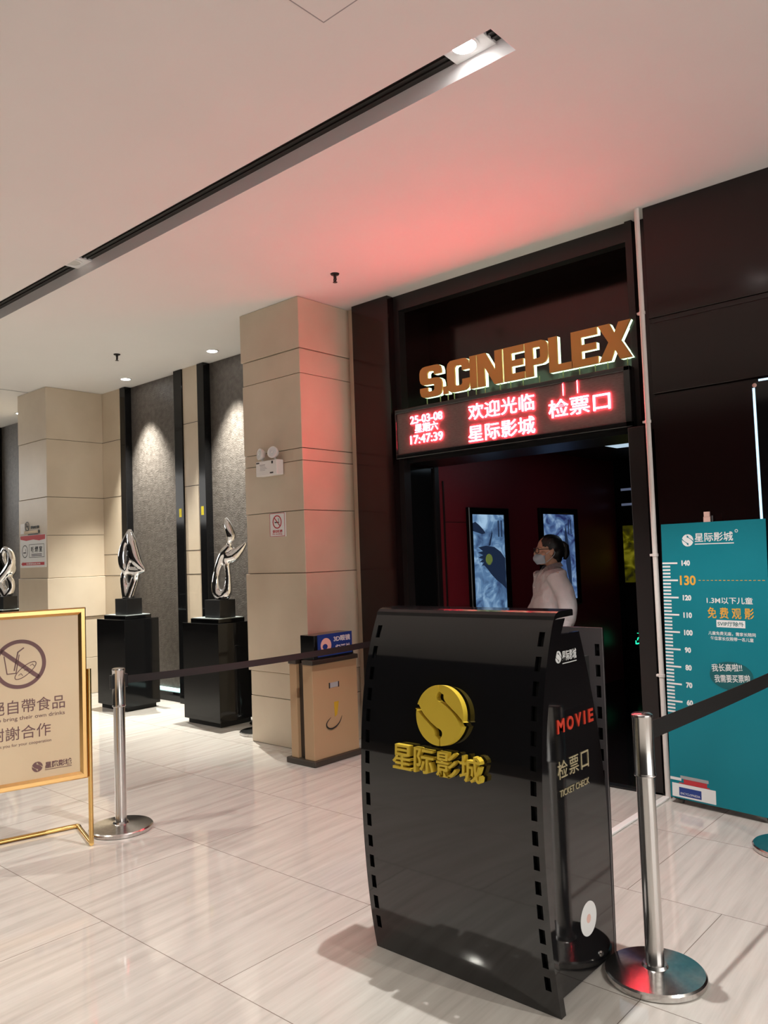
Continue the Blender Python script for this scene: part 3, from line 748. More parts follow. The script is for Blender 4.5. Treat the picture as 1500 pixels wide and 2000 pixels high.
for x, tw in ((-5.005, -.25), (-4.845, .25)):
    P = Plane((x, 4.165, 2.352), (math.cos(tw), math.sin(tw), 0), (0, .1, 1))
    bm = BM()
    rings = [[P.p(r * math.cos(q), r * math.sin(q), d) for q in np.linspace(0, 2 * math.pi, 28, endpoint=False)] for r, d in ((.018, -.045), (.034, -.035), (.046, -.01), (.048, .008), (.044, .010), (.038, .004))]
    ring_loft(bm, rings); lh = obj('lamp_head', bm, 'white', t, 'auto')
    bm = BM(); disc(bm, P, 0, 0, .040, .003, .0065, 28); sub('lens', bm, 'glass', lh)
    bm = BM(); annulus(bm, P, 0, 0, .026, .022, .0065, .009, 24); disc(bm, P, 0, 0, .010, .0065, .012, 16); sub('reflector', bm, 'chrome', lh)
    bm = BM(); tube(bm, [P.p(0, -.03, -.025), Vector((x, 4.19, 2.295))], .008, 10); sub('neck', bm, 'white', lh)

def no_smoking(bm, P, cu, cv, r, d0, d1):
    annulus(bm, P, cu, cv, r, r * .84, d0, d1, 40); stroke(bm, P, [(cu - r * .64, cv + r * .64), (cu + r * .64, cv - r * .64)], r * .13, d0, d1)
def cigarette(bm, P, cu, cv, r, d0, d1):
    rect(bm, P, cu - r * .6, cu + r * .3, cv - r * .16, cv + r * .02, d0, d1); rect(bm, P, cu + r * .36, cu + r * .46, cv - r * .16, cv + r * .02, d0, d1)
    stroke(bm, P, [(cu + r * .42, cv + r * .08), (cu + r * .30, cv + r * .28), (cu + r * .40, cv + r * .40), (cu + r * .25, cv + r * .55)], r * .07, d0, d1)
t = thing('no_smoking_sign', 'small white no-smoking notice with red border on the near pillar', 'sign', (-4.885, 4.22, 1.675))
PY = 4.235 - .0105
P = XF((0, 4.234 - .0085, 0))
bm = BM(); rect(bm, P, -4.976, -4.790, 1.676, 1.868, -.012, .003); pl = obj('plate', bm, 'wprint', t)
bm = BM()
for a in ((-4.974, -4.792, 1.678, 1.682), (-4.974, -4.792, 1.862, 1.866), (-4.974, -4.970, 1.678, 1.866), (-4.796, -4.792, 1.678, 1.866)): rect(bm, P, *a, .003, .004)
no_smoking(bm, P, -4.883, 1.795, .054, .003, .0048); text(bm, '请勿吸烟', P, -4.942, -4.824, 1.706, 1.732, .003, .004, .02); text(bm, 'No smoking', P, -4.942, -4.824, 1.690, 1.703, .003, .004, .01)
sub('red_print', bm, 'red', pl)
bm = BM(); cigarette(bm, P, -4.883, 1.795, .05, .003, .0042); sub('cigarette_symbol', bm, 'inkblack', pl)

# notices on the far pillar
P = XF((0, 4.2265, 0))
t = thing('smoking_room_notice', 'white smoking notice with red arrow band on the far pillar', 'sign', (-9.18, 4.22, 1.495))
bm = BM(); rect(bm, P, -9.545, -8.90, 1.500, 1.880, -.012, .002); pl = obj('sheet', bm, 'wprint', t)
bm = BM(); prism(bm, [(-9.535, 1.875), (-9.535, 1.835), (-9.38, 1.815), (-9.2, 1.825), (-9.05, 1.81), (-8.905, 1.822), (-8.905, 1.875)], P, .002, .003)
prism(bm, [(-9.52, 1.543), (-9.47, 1.518), (-9.47, 1.526), (-8.93, 1.526), (-8.93, 1.560), (-9.47, 1.560), (-9.47, 1.568)], P, .002, .003); sub('red_band', bm, 'red', pl)
bm = BM(); annulus(bm, P, -9.42, 1.69, .075, .066, .002, .003, 40, 1.0); cigarette(bm, P, -9.42, 1.68, .07, .002, .003)
for a in ((-9.31, -8.93, 1.615, 1.62), (-9.31, -8.93, 1.765, 1.77), (-9.31, -9.305, 1.615, 1.77), (-8.935, -8.93, 1.615, 1.77)): rect(bm, P, *a, .002, .003)
text(bm, '吸 烟 室', P, -9.26, -8.98, 1.675, 1.745, .002, .003, .02)
for k in range(2): rect(bm, P, -9.25, -8.99, 1.632 + .017 * k, 1.640 + .017 * k, .002, .003)
sub('dark_print', bm, 'inkblack', pl)
bm = BM(); text(bm, '吸烟室在此方向', P, -9.38, -9.03, 1.533, 1.553, .003, .004, .02); sub('arrow_text', bm, 'wprint', pl)
t = thing('no_smoking_notice', 'small no-smoking sticker above the white notice on the far pillar', 'sign', (-9.2, 4.22, 1.9))
bm = BM(); rect(bm, P, -9.535, -9.42, 1.90, 2.02, -.010, .0015); pl = obj('clear_corner', bm, 'white', t)
bm = BM(); no_smoking(bm, P, -9.36, 1.985, .055, .0, .002); cigarette(bm, P, -9.36, 1.985, .05, .0, .002); text(bm, '请勿吸烟', P, -9.27, -9.06, 1.95, 1.985, .0, .002, .03); rect(bm, P, -9.34, -9.08, 1.88, 1.892, 0, .002); obj('black_symbol', bm, 'inkblack', t)
bm = BM(); rect(bm, P, -9.44, -9.08, 1.90, 1.930, 0, .002); obj('cigarette_strip', bm, 'cream', t)
bm = BM(); rect(bm, P, -9.075, -9.05, 1.895, 1.935, 0, .002); obj('cigarette_tip', bm, 'inkblack', t)

# exit notices: small yellow stickers on the black frames
for x, lb in ((-7.245, 'small yellow sticker on the black frame left of the bare stone strip'), (-6.85, 'small yellow sticker on the black frame right of the bare stone strip')):
    bm = BM(); P = XF((0, 4.9145, 0)); rect(bm, P, x - .022, x + .022, 1.98, 2.07, 0, .001)
    tag(obj('yellow_sticker', bm, pbr('yellow_sticker', (.55, .45, .02), .5)), lb, 'sticker', 'yellow frame stickers')

# ================================================================== PEDESTALS AND SCULPTURES
def pedestal(cx, cy_, label):
    t = thing('display_pedestal', label, 'pedestal', (cx, cy_, 0), 'black pedestals along the stone wall')
    h, d = .275, .20
    bm = BM(); box(bm, cx - h + .03, cx + h - .03, cy_ - d + .03, cy_ + d - .03, 0, .045); obj('recessed_foot', bm, 'blackmat', t)
    bm = BM(); box(bm, cx - h, cx + h, cy_ - d, cy_ + d, .045, .93, .003); obj('body', bm, 'blackgloss', t)
    bm = BM(); box(bm, cx - .215, cx + .215, cy_ - .15, cy_ + .15, .93, .966, .003); obj('cap_slab', bm, 'blackgloss', t)
    bm = BM(); box(bm, cx - .205, cx + .205, cy_ - .14, cy_ + .14, .966, .972); obj('lit_top_plate', bm, 'littop', t)  # pale plate added in place of spot light shining off the slab
    return t
def sculpture(cx, cy_, z0, strokes, label, vox=.0075, axis=(.80, .60), off=0.0):
    t = thing('chrome_sculpture', label, 'sculpture', (cx, cy_, z0), 'chrome sculptures on black pedestals')
    bm = BM(); box(bm, cx - .115, cx + .115, cy_ - .09, cy_ + .09, z0, z0 + .165, .003); obj('plinth_block', bm, 'blacksat', t)
    ax = Vector((axis[0], axis[1], 0)).normalized(); ay = Vector((-ax.y, ax.x, 0))
    bm = BM()
    for pts, rad, dep in strokes:
        p3 = spline([Vector((cx + off, cy_, z0 + .16)) + ax * a + ay * (c if len(q) > 2 else 0) + Vector((0, 0, b)) for q in pts for a, b, c in [(q + (0,))[:3]]], 7)
        rr = fspline(rad, 7)
        tube(bm, p3, [max(.005, r * 1.3) for r in rr], 16)
    def squash(v): pass
    bm = remesh(bm, vox, 6)
    obj('polished_form', bm, 'chrome', t, True)
    return t
S1 = 1.27e-3
def z1(pts, x0, y0, s): return [((a - x0) * s, (y0 - b) * s) + ((c[0],) if c else ()) for a, b, *c in pts]
pts1 = lambda *p: z1(p, 300, 868, S1)
st1 = [
    (pts1((325, 290), (285, 370), (255, 450), (245, 530), (262, 610), (320, 640)), [.012, .026, .034, .040, .036, .03], 1),
    (pts1((325, 290), (345, 380), (365, 460), (400, 560), (475, 632)), [.014, .040, .046, .044, .010], 1),
    (pts1((255, 650), (310, 635, .01), (390, 640, .01), (480, 634)), [.026, .034, .032, .010], 1),
    (pts1((258, 650), (255, 710), (270, 790), (290, 860)), [.026, .032, .038, .045], 1),
    (pts1((400, 650), (360, 700, .03), (328, 780, .02), (300, 865)), [.024, .034, .040, .045], 1),
    (pts1((300, 640, -.03), (330, 560, -.03), (325, 440, -.02), (322, 330)), [.015, .018, .018, .014], 1),
]
S2 = 1.16e-3
pts2 = lambda *p: z1(p, 1150, 868, S2)
st2 = [
    (pts2((1150, 845), (1105, 810), (1088, 740), (1100, 650), (1135, 560), (1185, 490), (1240, 430)), [.045, .040, .034, .028, .032, .040, .030], 1),
    (pts2((1150, 845), (1195, 800), (1208, 720), (1206, 640), (1195, 560), (1215, 500)), [.040, .038, .026, .022, .030, .036], 1),
    (pts2((1190, 530), (1250, 520, .02), (1310, 470, .03), (1370, 412, .03)), [.040, .046, .034, .010], 1),
    (pts2((1228, 450), (1240, 400, -.01), (1262, 360, -.02), (1235, 280, -.02), (1203, 208, -.01)), [.020, .026, .036, .032, .012], 1),
    (pts2((1225, 440), (1222, 380), (1215, 310), (1200, 230)), [.018, .016, .018, .014], 1),
]
st3 = [
    ([(0, 0), (-.06, .10), (-.10, .20), (.0, .30), (.09, .42), (.08, .56), (-.01, .62), (-.06, .52), (0, .40)], [.04, .05, .045, .05, .045, .035, .03, .03, .02], 1),
    ([(-.18, .18), (-.06, .24, .03), (.06, .34, .03), (.12, .46)], [.012, .04, .045, .02], 1),
    ([(0, 0), (.07, .10, .02), (.05, .22, .02), (-.05, .28)], [.045, .035, .035, .02], 1),
]
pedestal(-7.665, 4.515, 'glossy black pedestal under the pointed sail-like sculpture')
sculpture(-7.64, 4.515, .973, st1, 'chrome sculpture shaped like a pointed sail, left of the bare stone strip', axis=(.95, .30))
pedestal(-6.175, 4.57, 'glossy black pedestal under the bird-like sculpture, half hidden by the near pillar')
sculpture(-6.13, 4.57, .973, st2, 'chrome sculpture like a swan with a ring-shaped body, beside the near pillar', axis=(.95, .30), off=.045)
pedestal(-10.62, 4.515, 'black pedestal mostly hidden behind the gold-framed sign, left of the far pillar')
sculpture(-10.62, 4.515, .973, st3, 'twisted chrome sculpture partly hidden behind the far pillar', axis=(.95, .30))

# ================================================================== TEAL HEIGHT-CHART BANNER
t = thing('height_chart_banner', 'teal standing banner with a child height scale against the dark wall', 'banner', (-1.9, 4.6, 0))
g = math.radians(8.0)
ub = Vector((math.cos(g), -math.sin(g), 0)); vb = Vector((.022 / 1.58, .018 / 1.58, 1)).normalized()
P = Plane(Vector((-1.915, 4.600, .035)), ub, vb)
BW, BH = .612, 1.585
bm = BM(); rect(bm, P, 0, BW, 0, BH, -.004, 0); bn = obj('banner_sheet', bm, 'teal', t)
def zz(z): return z - .035
bm = BM()
for cm in range(53, 141):
    z = zz(cm / 100 - .01)
    if cm % 10 == 0: rect(bm, P, .001, .096, z - .005, z + .005, .0003, .0009)
    elif cm % 2 == 0: rect(bm, P, .001, .050, z - .005, z + .005, .0003, .0009)
sub('scale_ticks', bm, 'wprint', bn)
for cm in (60, 70, 80, 90, 100, 110, 120, 140):
    z = zz(cm / 100 - .01); w = .052 if cm >= 100 else .038
    bm = BM(); text(bm, str(cm), P, .122, .122 + w, z - .016, z + .016, .0003, .0009, .045); sub('scale_number', bm, 'wprint', bn)
bm = BM(); z = zz(1.29); text(bm, '130', P, .108, .205, z - .028, z + .028, .0003, .0009, .03)
for k in range(16): rect(bm, P, .222 + .024 * k, .222 + .024 * k + .014, z - .0015, z + .0015, .0003, .0009)
sub('amber_scale_mark', bm, 'yprint', bn)
bm = BM(); text(bm, '免 费 观 影', P, .268, .530, zz(1.078), zz(1.140), .0003, .0009, .012); sub('amber_text', bm, 'yprint', bn)
bm = BM(); logo(bm, P, .165, zz(1.520), .035, .0003, .0009); text(bm, '星际影城', P, .208, .432, zz(1.508), zz(1.560), .0003, .0009, .012); rect(bm, P, .208, .436, zz(1.494), zz(1.499), .0003, .0009); annulus(bm, P, .452, zz(1.562), .009, .006, .0003, .0009, 16)
sub('company_mark', bm, 'wprint', bn)
bm = BM(); text(bm, '1.3M以下儿童', P, .266, .526, zz(1.160), zz(1.198), .0003, .0009, .01)
sub('white_text', bm, 'wprint', bn)
bm = BM(); rect(bm, P, .318, .480, zz(1.030), zz(1.070), .0003, .0009); sub('white_box', bm, 'wprint', bn)
bm = BM(); text(bm, '儿童免费无座，需家长陪同', P, .268, .534, zz(.985), zz(1.006), .0003, .0009, .01); text(bm, '每位家长仅限带一名儿童', P, .280, .522, zz(.957), zz(.978), .0003, .0009, .01)
sub('white_text', bm, 'wprint', bn)
bm = BM(); text(bm, 'SVIP厅除外', P, .325, .473, zz(1.037), zz(1.063), .0009, .0014, .01); sub('boxed_text', bm, 'tealdark', bn)
bm = BM(); disc(bm, P, .390, zz(.765), .078, .0003, .0009, 48, 1.58); prism(bm, [(.36, zz(.70)), (.42, zz(.70)), (.375, zz(.655))], P, .0003, .0009); sub('speech_bubble', bm, 'tealdark', bn)
bm = BM(); P2 = Plane(P.p(.290, zz(.742)), ub + vb * .08, vb - ub * .08)
text(bm, '我长高啦!!', P2, -.005, .168, .040, .082, .0012, .0018, .008); text(bm, '我需要买票啦', P2, .004, .206, -.020, .022, .0012, .0018, .008); sub('bubble_text', bm, 'wprint', bn)
bm = BM(); rect(bm, P, .012, .275, .008, .085, .0003, .0009); rect(bm, P, .002, .07, .102, .118, .0003, .0009); sub('printed_white_book', bm, 'wprint', bn)
bm = BM(); rect(bm, P, .055, .190, .018, .066, .0010, .0014); lbk = sub('printed_blue_label', bm, 'blue', bn)
bm = BM(); text(bm, 'ENCYCLOPAEDIA', P, .064, .182, .026, .038, .0015, .0018, .0); sub('printed_book_title', bm, 'wprint', bn)
bm = BM(); rect(bm, P, .085, .225, .092, .114, .0003, .0009); rect(bm, P, .055, .24, .086, .092, .0003, .0009); sub('printed_red_book', bm, 'red', bn)
bm = BM(); rect(bm, P, .065, .235, .115, .133, .0003, .0009); sub('printed_grey_book', bm, 'grayprint', bn)
bm = BM(); zt = BH
tube(bm, [P.p(BW / 2, .25, -.015), P.p(BW / 2, BH + .035, -.015)], .008, 10)
for s in (.06, BW - .06): tube(bm, [P.p(s, BH - .01, -.010), P.p(BW / 2, .75, -.018), P.p(BW - s, -.030, -.028)], .006, 8)
obj('stand_pole', bm, 'darkmetal', t)
bm = BM(); rect(bm, P, .262, .302, BH, BH + .030, -.012, -.006); rect(bm, P, .266, .298, BH + .030, BH + .058, -.014, -.004); obj('top_tag', bm, 'pinkcirc', t)

# wall light box to the right of the banner
t = thing('wall_lightbox', 'dark poster light box with a thin glowing edge at the right', 'light box', (-.9, 4.67, 1.3))
bm = BM(); box(bm, -1.335, -.45, 4.655, 4.684, 1.05, 2.385, .004); obj('poster_frame', bm, 'blacklac', t)
bm = BM(); box(bm, -1.349, -1.336, 4.660, 4.684, 1.05, 2.352); box(bm, -1.315, -.45, 4.660, 4.684, 2.386, 2.397); obj('glowing_edge', bm, 'bluelight', t)
bm = BM(); ellipsoid(bm, (-1.335, 4.655, 2.365), (.012, .008, .012)); obj('corner_stud', bm, 'pinkcirc', t)

# ================================================================== CORRIDOR: LIGHT BOXES, EXIT SIGN, CEILING PANEL
def poster(yc, w, z0, z1, mat, label, leaf):
    t = thing('poster_lightbox', label, 'light box', (-4.0, yc, z0), 'backlit posters in the corridor')
    P = YF((-4.03, yc, 0))
    bm = BM(); moulding(bm, Plane((-4.012, yc, 0), (0, 1, 0), (0, 0, 1)), -w / 2 - .06, w / 2 + .06, z0 - .06, z1 + .06, .06); obj('frame', bm, 'blackgloss', t)
    bm = BM(); rect(bm, P, -w / 2 - .01, w / 2 + .01, z0 - .01, z1 + .01, 0, .016); ps = obj('poster_sheet', bm, mat, t)
    for nm, mt, polys in leaf:
        for pl in polys:
            bm = BM(); prism(bm, pl, P, .0165, .0175); sub(nm, bm, mt, ps)
    for k in range(2):
        bm = BM(); rect(bm, P, w * .30 + .05 * k, w * .30 + .05 * k + .018, z1 - .20, z1 - .05, .0165, .0172); sub('title_strip', bm, 'posterdark', ps)
def feather(cx, cz, L_, wd, ang):
    out = []
    for s in np.linspace(0, 1, 9): out.append((s, wd * math.sin(math.pi * s ** .7)))
    for s in np.linspace(1, 0, 9)[1:-1]: out.append((s, -wd * .5 * math.sin(math.pi * s)))
    c, s_ = math.cos(ang), math.sin(ang)
    return [(cx + L_ * (a * c - b * s_), cz + L_ * (a * s_ + b * c)) for a, b in out]
poster(5.945, .51, .98, 1.825, 'poster_blue', 'backlit blue poster nearer the entrance, with a dark winged shape',
       [('dark_wing', 'posterdark', [[(-.10, 1.50), (-.17, 1.535), (-.05, 1.548), (.08, 1.535), (.18, 1.49), (.25, 1.43), (.25, 1.15), (.19, 1.19), (.10, 1.235), (.02, 1.29), (-.04, 1.34), (-.09, 1.375), (-.13, 1.372), (-.09, 1.40), (-.16, 1.405), (-.10, 1.43), (-.175, 1.445), (-.10, 1.465), (-.18, 1.49)]]),
        ('dark_cloud', 'posterdark', [[(-.25, 1.745), (-.20, 1.76), (-.14, 1.73), (-.08, 1.69), (-.05, 1.66), (-.10, 1.65), (-.17, 1.665), (-.25, 1.68)]]),
        ('dark_spear', 'posterdark', [[(-.01, 1.545), (.045, 1.66), (.055, 1.69), (.06, 1.655), (.02, 1.55)]]),
        ('green_glow_spot', 'posterglow', [[(-.01 + .055 * math.cos(q), 1.425 + .05 * math.sin(q)) for q in np.linspace(0, 2 * math.pi, 20, endpoint=False)]])])
poster(7.21, .64, .98, 1.845, 'poster_navy', 'backlit blue poster farther in, behind the person\'s head',
       [('dark_plume', 'posterdark', [feather(.22, 1.10, .66, .10, math.radians(98))])])
t = thing('poster_lightbox', 'dim yellow backlit poster on the dark end wall of the corridor', 'light box', (-3.8, 8.55, 1.1), 'backlit posters in the corridor')
P = XF((0, 8.56, 0))
bm = BM(); moulding(bm, Plane((0, 8.552, 0), (1, 0, 0), (0, 0, 1)), -3.98, -3.50, 1.06, 1.76, .03); obj('frame', bm, 'blackgloss', t)
bm = BM(); rect(bm, P, -3.95, -3.53, 1.09, 1.73, 0, .012); obj('poster_sheet', bm, 'poster_yellow', t)
t = thing('exit_sign', 'small green running-man exit sign low on the corridor end wall', 'exit sign', (-3.79, 8.55, .4))
bm = BM(); box(bm, -3.93, -3.63, 8.535, 8.559, .36, .55, .004); obj('sign_box', bm, 'blacksat', t)
P = XF((0, 8.535, 0)); bm = BM()
cx_, cz_ = -3.795, .455
disc(bm, P, cx_ + .005, cz_ + .055, .014, 0, .002, 16); stroke(bm, P, [(cx_, cz_ + .04), (cx_ - .008, cz_ - .005)], .024, 0, .002)
stroke(bm, P, [(cx_ - .005, cz_ + .032), (cx_ + .03, cz_ + .02), (cx_ + .04, cz_ + .03)], .010, 0, .002); stroke(bm, P, [(cx_ - .005, cz_ + .032), (cx_ - .035, cz_ + .015), (cx_ - .04, cz_ - .005)], .010, 0, .002)
stroke(bm, P, [(cx_ - .006, cz_ - .005), (cx_ + .022, cz_ - .02), (cx_ + .020, cz_ - .06)], .013, 0, .002); stroke(bm, P, [(cx_ - .008, cz_ - .005), (cx_ - .018, cz_ - .04), (cx_ - .05, cz_ - .048)], .013, 0, .002)
stroke(bm, P, [(cx_ + .05, cz_ + .01), (cx_ + .085, cz_ + .01)], .014, 0, .002); prism(bm, [(cx_ + .08, cz_ - .012), (cx_ + .105, cz_ + .01), (cx_ + .08, cz_ + .032)], P, 0, .002)
stroke(bm, P, [(cx_ - .06, cz_ - .05), (cx_ - .06, cz_ - .015)], .010, 0, .002); stroke(bm, P, [(cx_ - .04, cz_ + .07), (cx_ + .03, cz_ + .072), (cx_ + .032, cz_ - .06)], .006, 0, .002)
obj('running_man_symbol', bm, 'exit', t)
t = thing('ceiling_light_panel', 'pale lit ceiling panel inside the corridor, under the right end of the LED board', 'ceiling light', (-2.7, 6.2, 2.46))
bm = BM(); box(bm, -3.42, -2.30, 6.36, 7.3, 2.452, 2.47, .003); obj('panel_frame', bm, 'darkmetal', t)
bm = BM(); box(bm, -3.36, -2.36, 6.42, 7.24, 2.448, 2.453); obj('diffuser', bm, 'panelight', t)
for z, lb in ((2.12, 'upper pale blue glowing bar on the corridor end wall'), (1.95, 'lower pale glowing bar on the corridor end wall')):
    t = thing('glowing_wall_bar', lb, 'light strip', (-3.8, 8.55, z), 'glowing bars on the corridor end wall')
    bm = BM(); box(bm, -3.95, -3.60, 8.535, 8.559, z, z + .035, .003); obj('strip_body', bm, 'blacksat', t)  # thin dim glowing bars across the end wall
    bm = BM(); box(bm, -3.94, -3.61, 8.530, 8.536, z + .006, z + .032); obj('diffuser', bm, pbr('dim_blue_strip', (.2, .25, .4), .4, emit=(.3, .36, .55), estr=.22), t)

# ================================================================== PERSON
PX, PYY, PR = -2.99, 5.20, math.radians(138)
R3 = Matrix.Translation((PX, PYY, .012)) @ Matrix.Rotation(PR, 4, 'Z')
# local frame: +y forward, +x the person's right, z up
def limb(bm, pts, rad, n=5, seg=14, ell=None):
    tube(bm, spline(pts, n), fspline(rad, n), seg)
def hand(bm, wrist, direction, palmn, side):
    """palm, four bent fingers and a thumb"""
    w = Vector(wrist); d = Vector(direction).normalized(); n = Vector(palmn).normalized(); s = d.cross(n).normalized() * side
    rings = []
    for k, (t_, hw, th) in enumerate(((0, .020, .016), (.03, .030, .014), (.06, .036, .013), (.085, .036, .011))):
        c = w + d * t_
        rings.append([c + s * (math.cos(q) * hw) + n * (math.sin(q) * th) for q in np.linspace(0, 2 * math.pi, 14, endpoint=False)])
    ring_loft(bm, rings)
    for i, (o, L_) in enumerate(((-.026, .066), (-.009, .074), (.009, .070), (.026, .055))):
        b0 = w + d * .078 + s * o
        p1 = b0 + d * (L_ * .45) + n * .004; p2 = p1 + (d * .8 + n * .5).normalized() * L_ * .32; p3 = p2 + (d * .5 + n * .8).normalized() * L_ * .25
        tube(bm, [b0, p1, p2, p3], [.0095, .0088, .008, .0065], 10)
    b0 = w + d * .022 - s * .024
    tube(bm, [b0, b0 - s * .018 + d * .025 + n * .008, b0 - s * .022 + d * .052 + n * .016, b0 - s * .018 + d * .070 + n * .022], [.013, .012, .010, .008], 10)
HZ = 1.475   # head centre
lean = .0
# joints
shL, shR = Vector((-.155, -.005, 1.312)), Vector((.155, .005, 1.312))
elL, wrL = Vector((-.235, -.045, 1.055)), Vector((-.215, .03, .83))
elR, wrR = Vector((.205, .035, 1.06)), Vector((.185, .20, .89))
def head(bm):
    ellipsoid(bm, (0, -.012, HZ + .022), (.074, .092, .088))
    ellipsoid(bm, (0, .018, HZ - .030), (.060, .070, .074))
    ellipsoid(bm, (0, .052, HZ - .078), (.030, .030, .026))                      # chin
    for s in (-1, 1):
        ellipsoid(bm, (s * .038, .050, HZ - .022), (.026, .024, .024))           # cheeks
        ellipsoid(bm, (s * .030, .074, HZ + .020), (.026, .012, .009))           # brows
        ellipsoid(bm, (s * .074, -.002, HZ - .008), (.010, .018, .030), Euler((.2, 0, s * .3)))   # ears
        ellipsoid(bm, (s * .029, .070, HZ + .004), (.014, .010, .010))           # eyelids
    tube(bm, [(0, .078, HZ + .016), (0, .094, HZ - .006), (0, .102, HZ - .022), (0, .086, HZ - .032)], [.008, .010, .014, .010], 12)   # nose
    ellipsoid(bm, (0, .080, HZ - .050), (.022, .010, .006)); ellipsoid(bm, (0, .078, HZ - .058), (.019, .010, .007))   # lips
bm = BM(); head(bm)
tube(bm, [(0, -.022, HZ - .06), (0, -.028, HZ - .11), (0, -.03, HZ - .17)], [.050, .048, .060], 16)
rings = []
for z, a, b, y in ((1.335, .070, .055, -.028), (1.30, .150, .085, -.02), (1.20, .150, .095, -.01), (1.05, .128, .088, 0), (.93, .135, .095, 0), (.82, .155, .105, -.005), (.74, .150, .100, -.005)):
    rings.append([Vector((a * math.cos(q), y + b * math.sin(q), z)) for q in np.linspace(0, 2 * math.pi, 24, endpoint=False)])
ring_loft(bm, rings)
limb(bm, [shL, elL, wrL], [.050, .038, .024]); limb(bm, [shR, elR, wrR], [.050, .038, .024])
hand(bm, wrL, (.05, .25, -1), (.9, .1, .1), 1); hand(bm, wrR, (-.25, .9, -.15), (0, .2, -1), 1)
for s in (-1, 1):
    limb(bm, [(s * .085, 0, .80), (s * .09, .012, .44), (s * .09, -.015, .07)], [.088, .055, .036])
    tube(bm, [(s * .09, -.035, .045), (s * .095, .04, .04), (s * .10, .14, .025)], [.036, .036, .026], 12)
bm = remesh(bm, .0055, 3); bmesh.ops.transform(bm, matrix=R3, verts=bm.verts)
person = obj('person', bm, 'skin', None, True)
tag(person, 'person with ponytail, glasses, face mask and white shirt standing in the entrance', 'person')
# shirt
def wrinkle(amp, fr_, seed):
    def f(v):
        q = v.co * fr_ + Vector((seed, 0, 0))
        d = noise.noise(q) * amp + noise.noise(q * 2.3) * amp * .4
        v.co += v.normal * d
    return f
bm = BM(); rings = []
for z, a, b, y in ((1.350, .062, .060, -.028), (1.335, .105, .072, -.026), (1.31, .172, .098, -.02), (1.20, .172, .118, -.008), (1.05, .158, .115, .004), (.93, .168, .122, .004), (.82, .186, .130, -.004), (.70, .188, .128, -.004)):
    rings.append([Vector((a * math.cos(q), y + b * math.sin(q), z)) for q in np.linspace(0, 2 * math.pi, 28, endpoint=False)])
ring_loft(bm, rings)
limb(bm, [shL + Vector((.02, 0, -.01)), elL + Vector((-.004, -.006, 0)), wrL + Vector((0, 0, .01))], [.078, .062, .044], 6, 18)
limb(bm, [shR + Vector((-.02, 0, -.01)), elR, wrR + (elR - wrR) * .1], [.072, .058, .044], 6, 18)
bm = remesh(bm, .008, 5, None); bm.normal_update()
for v in bm.verts: wrinkle(.010, 12, 3.1)(v)
bmesh.ops.transform(bm, matrix=R3, verts=bm.verts); shirt = obj('shirt', bm, 'shirt', person, True)
shirt.matrix_parent_inverse = Matrix()
bm = BM()   # collar, placket and breast pocket
for s in (-1, 1):
    ring = []
    pts = [(s * .004, .052, 1.318), (s * .040, .040, 1.358), (s * .058, -.010, 1.378), (s * .050, -.065, 1.388), (0, -.088, 1.392)]
    low = [(s * .052, .068, 1.312), (s * .078, .040, 1.335), (s * .088, -.010, 1.346), (s * .070, -.078, 1.356), (0, -.105, 1.360)]
    A_, B_ = spline(pts, 5), spline(low, 5)
    for th in (0,):
        va = [bm.verts.new(p) for p in A_]; vb_ = [bm.verts.new(p) for p in B_]
        for i in range(len(va) - 1): bm.faces.new((va[i], va[i + 1], vb_[i + 1], vb_[i]))
bmesh.ops.solidify(bm, geom=list(bm.faces), thickness=.004)
bmesh.ops.transform(bm, matrix=R3, verts=bm.verts); c = sub('collar', bm, 'shirt', shirt, True)
bm = BM(); tube(bm, [(-.115, .108, 1.175), (-.030, .128, 1.175)], .003, 8); bmesh.ops.transform(bm, matrix=R3, verts=bm.verts); sub('pocket_edge', bm, 'shirt', shirt)
for z in (1.29, 1.21, 1.13, 1.05, .97):
    bm = BM(); ellipsoid(bm, (.004, .112 + (1.29 - z) * .08 if z > 1.15 else .123, z), (.005, .004, .005), None, 10, 6)
    bmesh.ops.transform(bm, matrix=R3, verts=bm.verts); sub('button', bm, 'wprint', shirt)
# trousers and shoes
bm = BM(); rings = []
for z, a, b in ((.86, .165, .112), (.78, .172, .118), (.72, .168, .115)):
    rings.append([Vector((a * math.cos(q), -.004 + b * math.sin(q), z)) for q in np.linspace(0, 2 * math.pi, 24, endpoint=False)])
ring_loft(bm, rings)
for s in (-1, 1): limb(bm, [(s * .085, 0, .80), (s * .09, .012, .44), (s * .09, -.012, .075)], [.100, .074, .062], 6, 18)
bm = remesh(bm, .009, 4); bmesh.ops.transform(bm, matrix=R3, verts=bm.verts); o = obj('trousers', bm, 'trouser', person, True); o.matrix_parent_inverse = Matrix()
for s in (-1, 1):
    bm = BM(); tube(bm, [(s * .088, -.075, .05), (s * .09, -.03, .055), (s * .095, .05, .047), (s * .10, .13, .032), (s * .10, .175, .026)], [.028, .044, .042, .036, .020], 16)
    box(bm, s * .095 - .042, s * .095 + .042, -.085, .185, 0, .018, .012)
    bmesh.ops.transform(bm, matrix=R3, verts=bm.verts); o = obj('shoe', bm, 'blacksat', person, True); o.matrix_parent_inverse = Matrix()
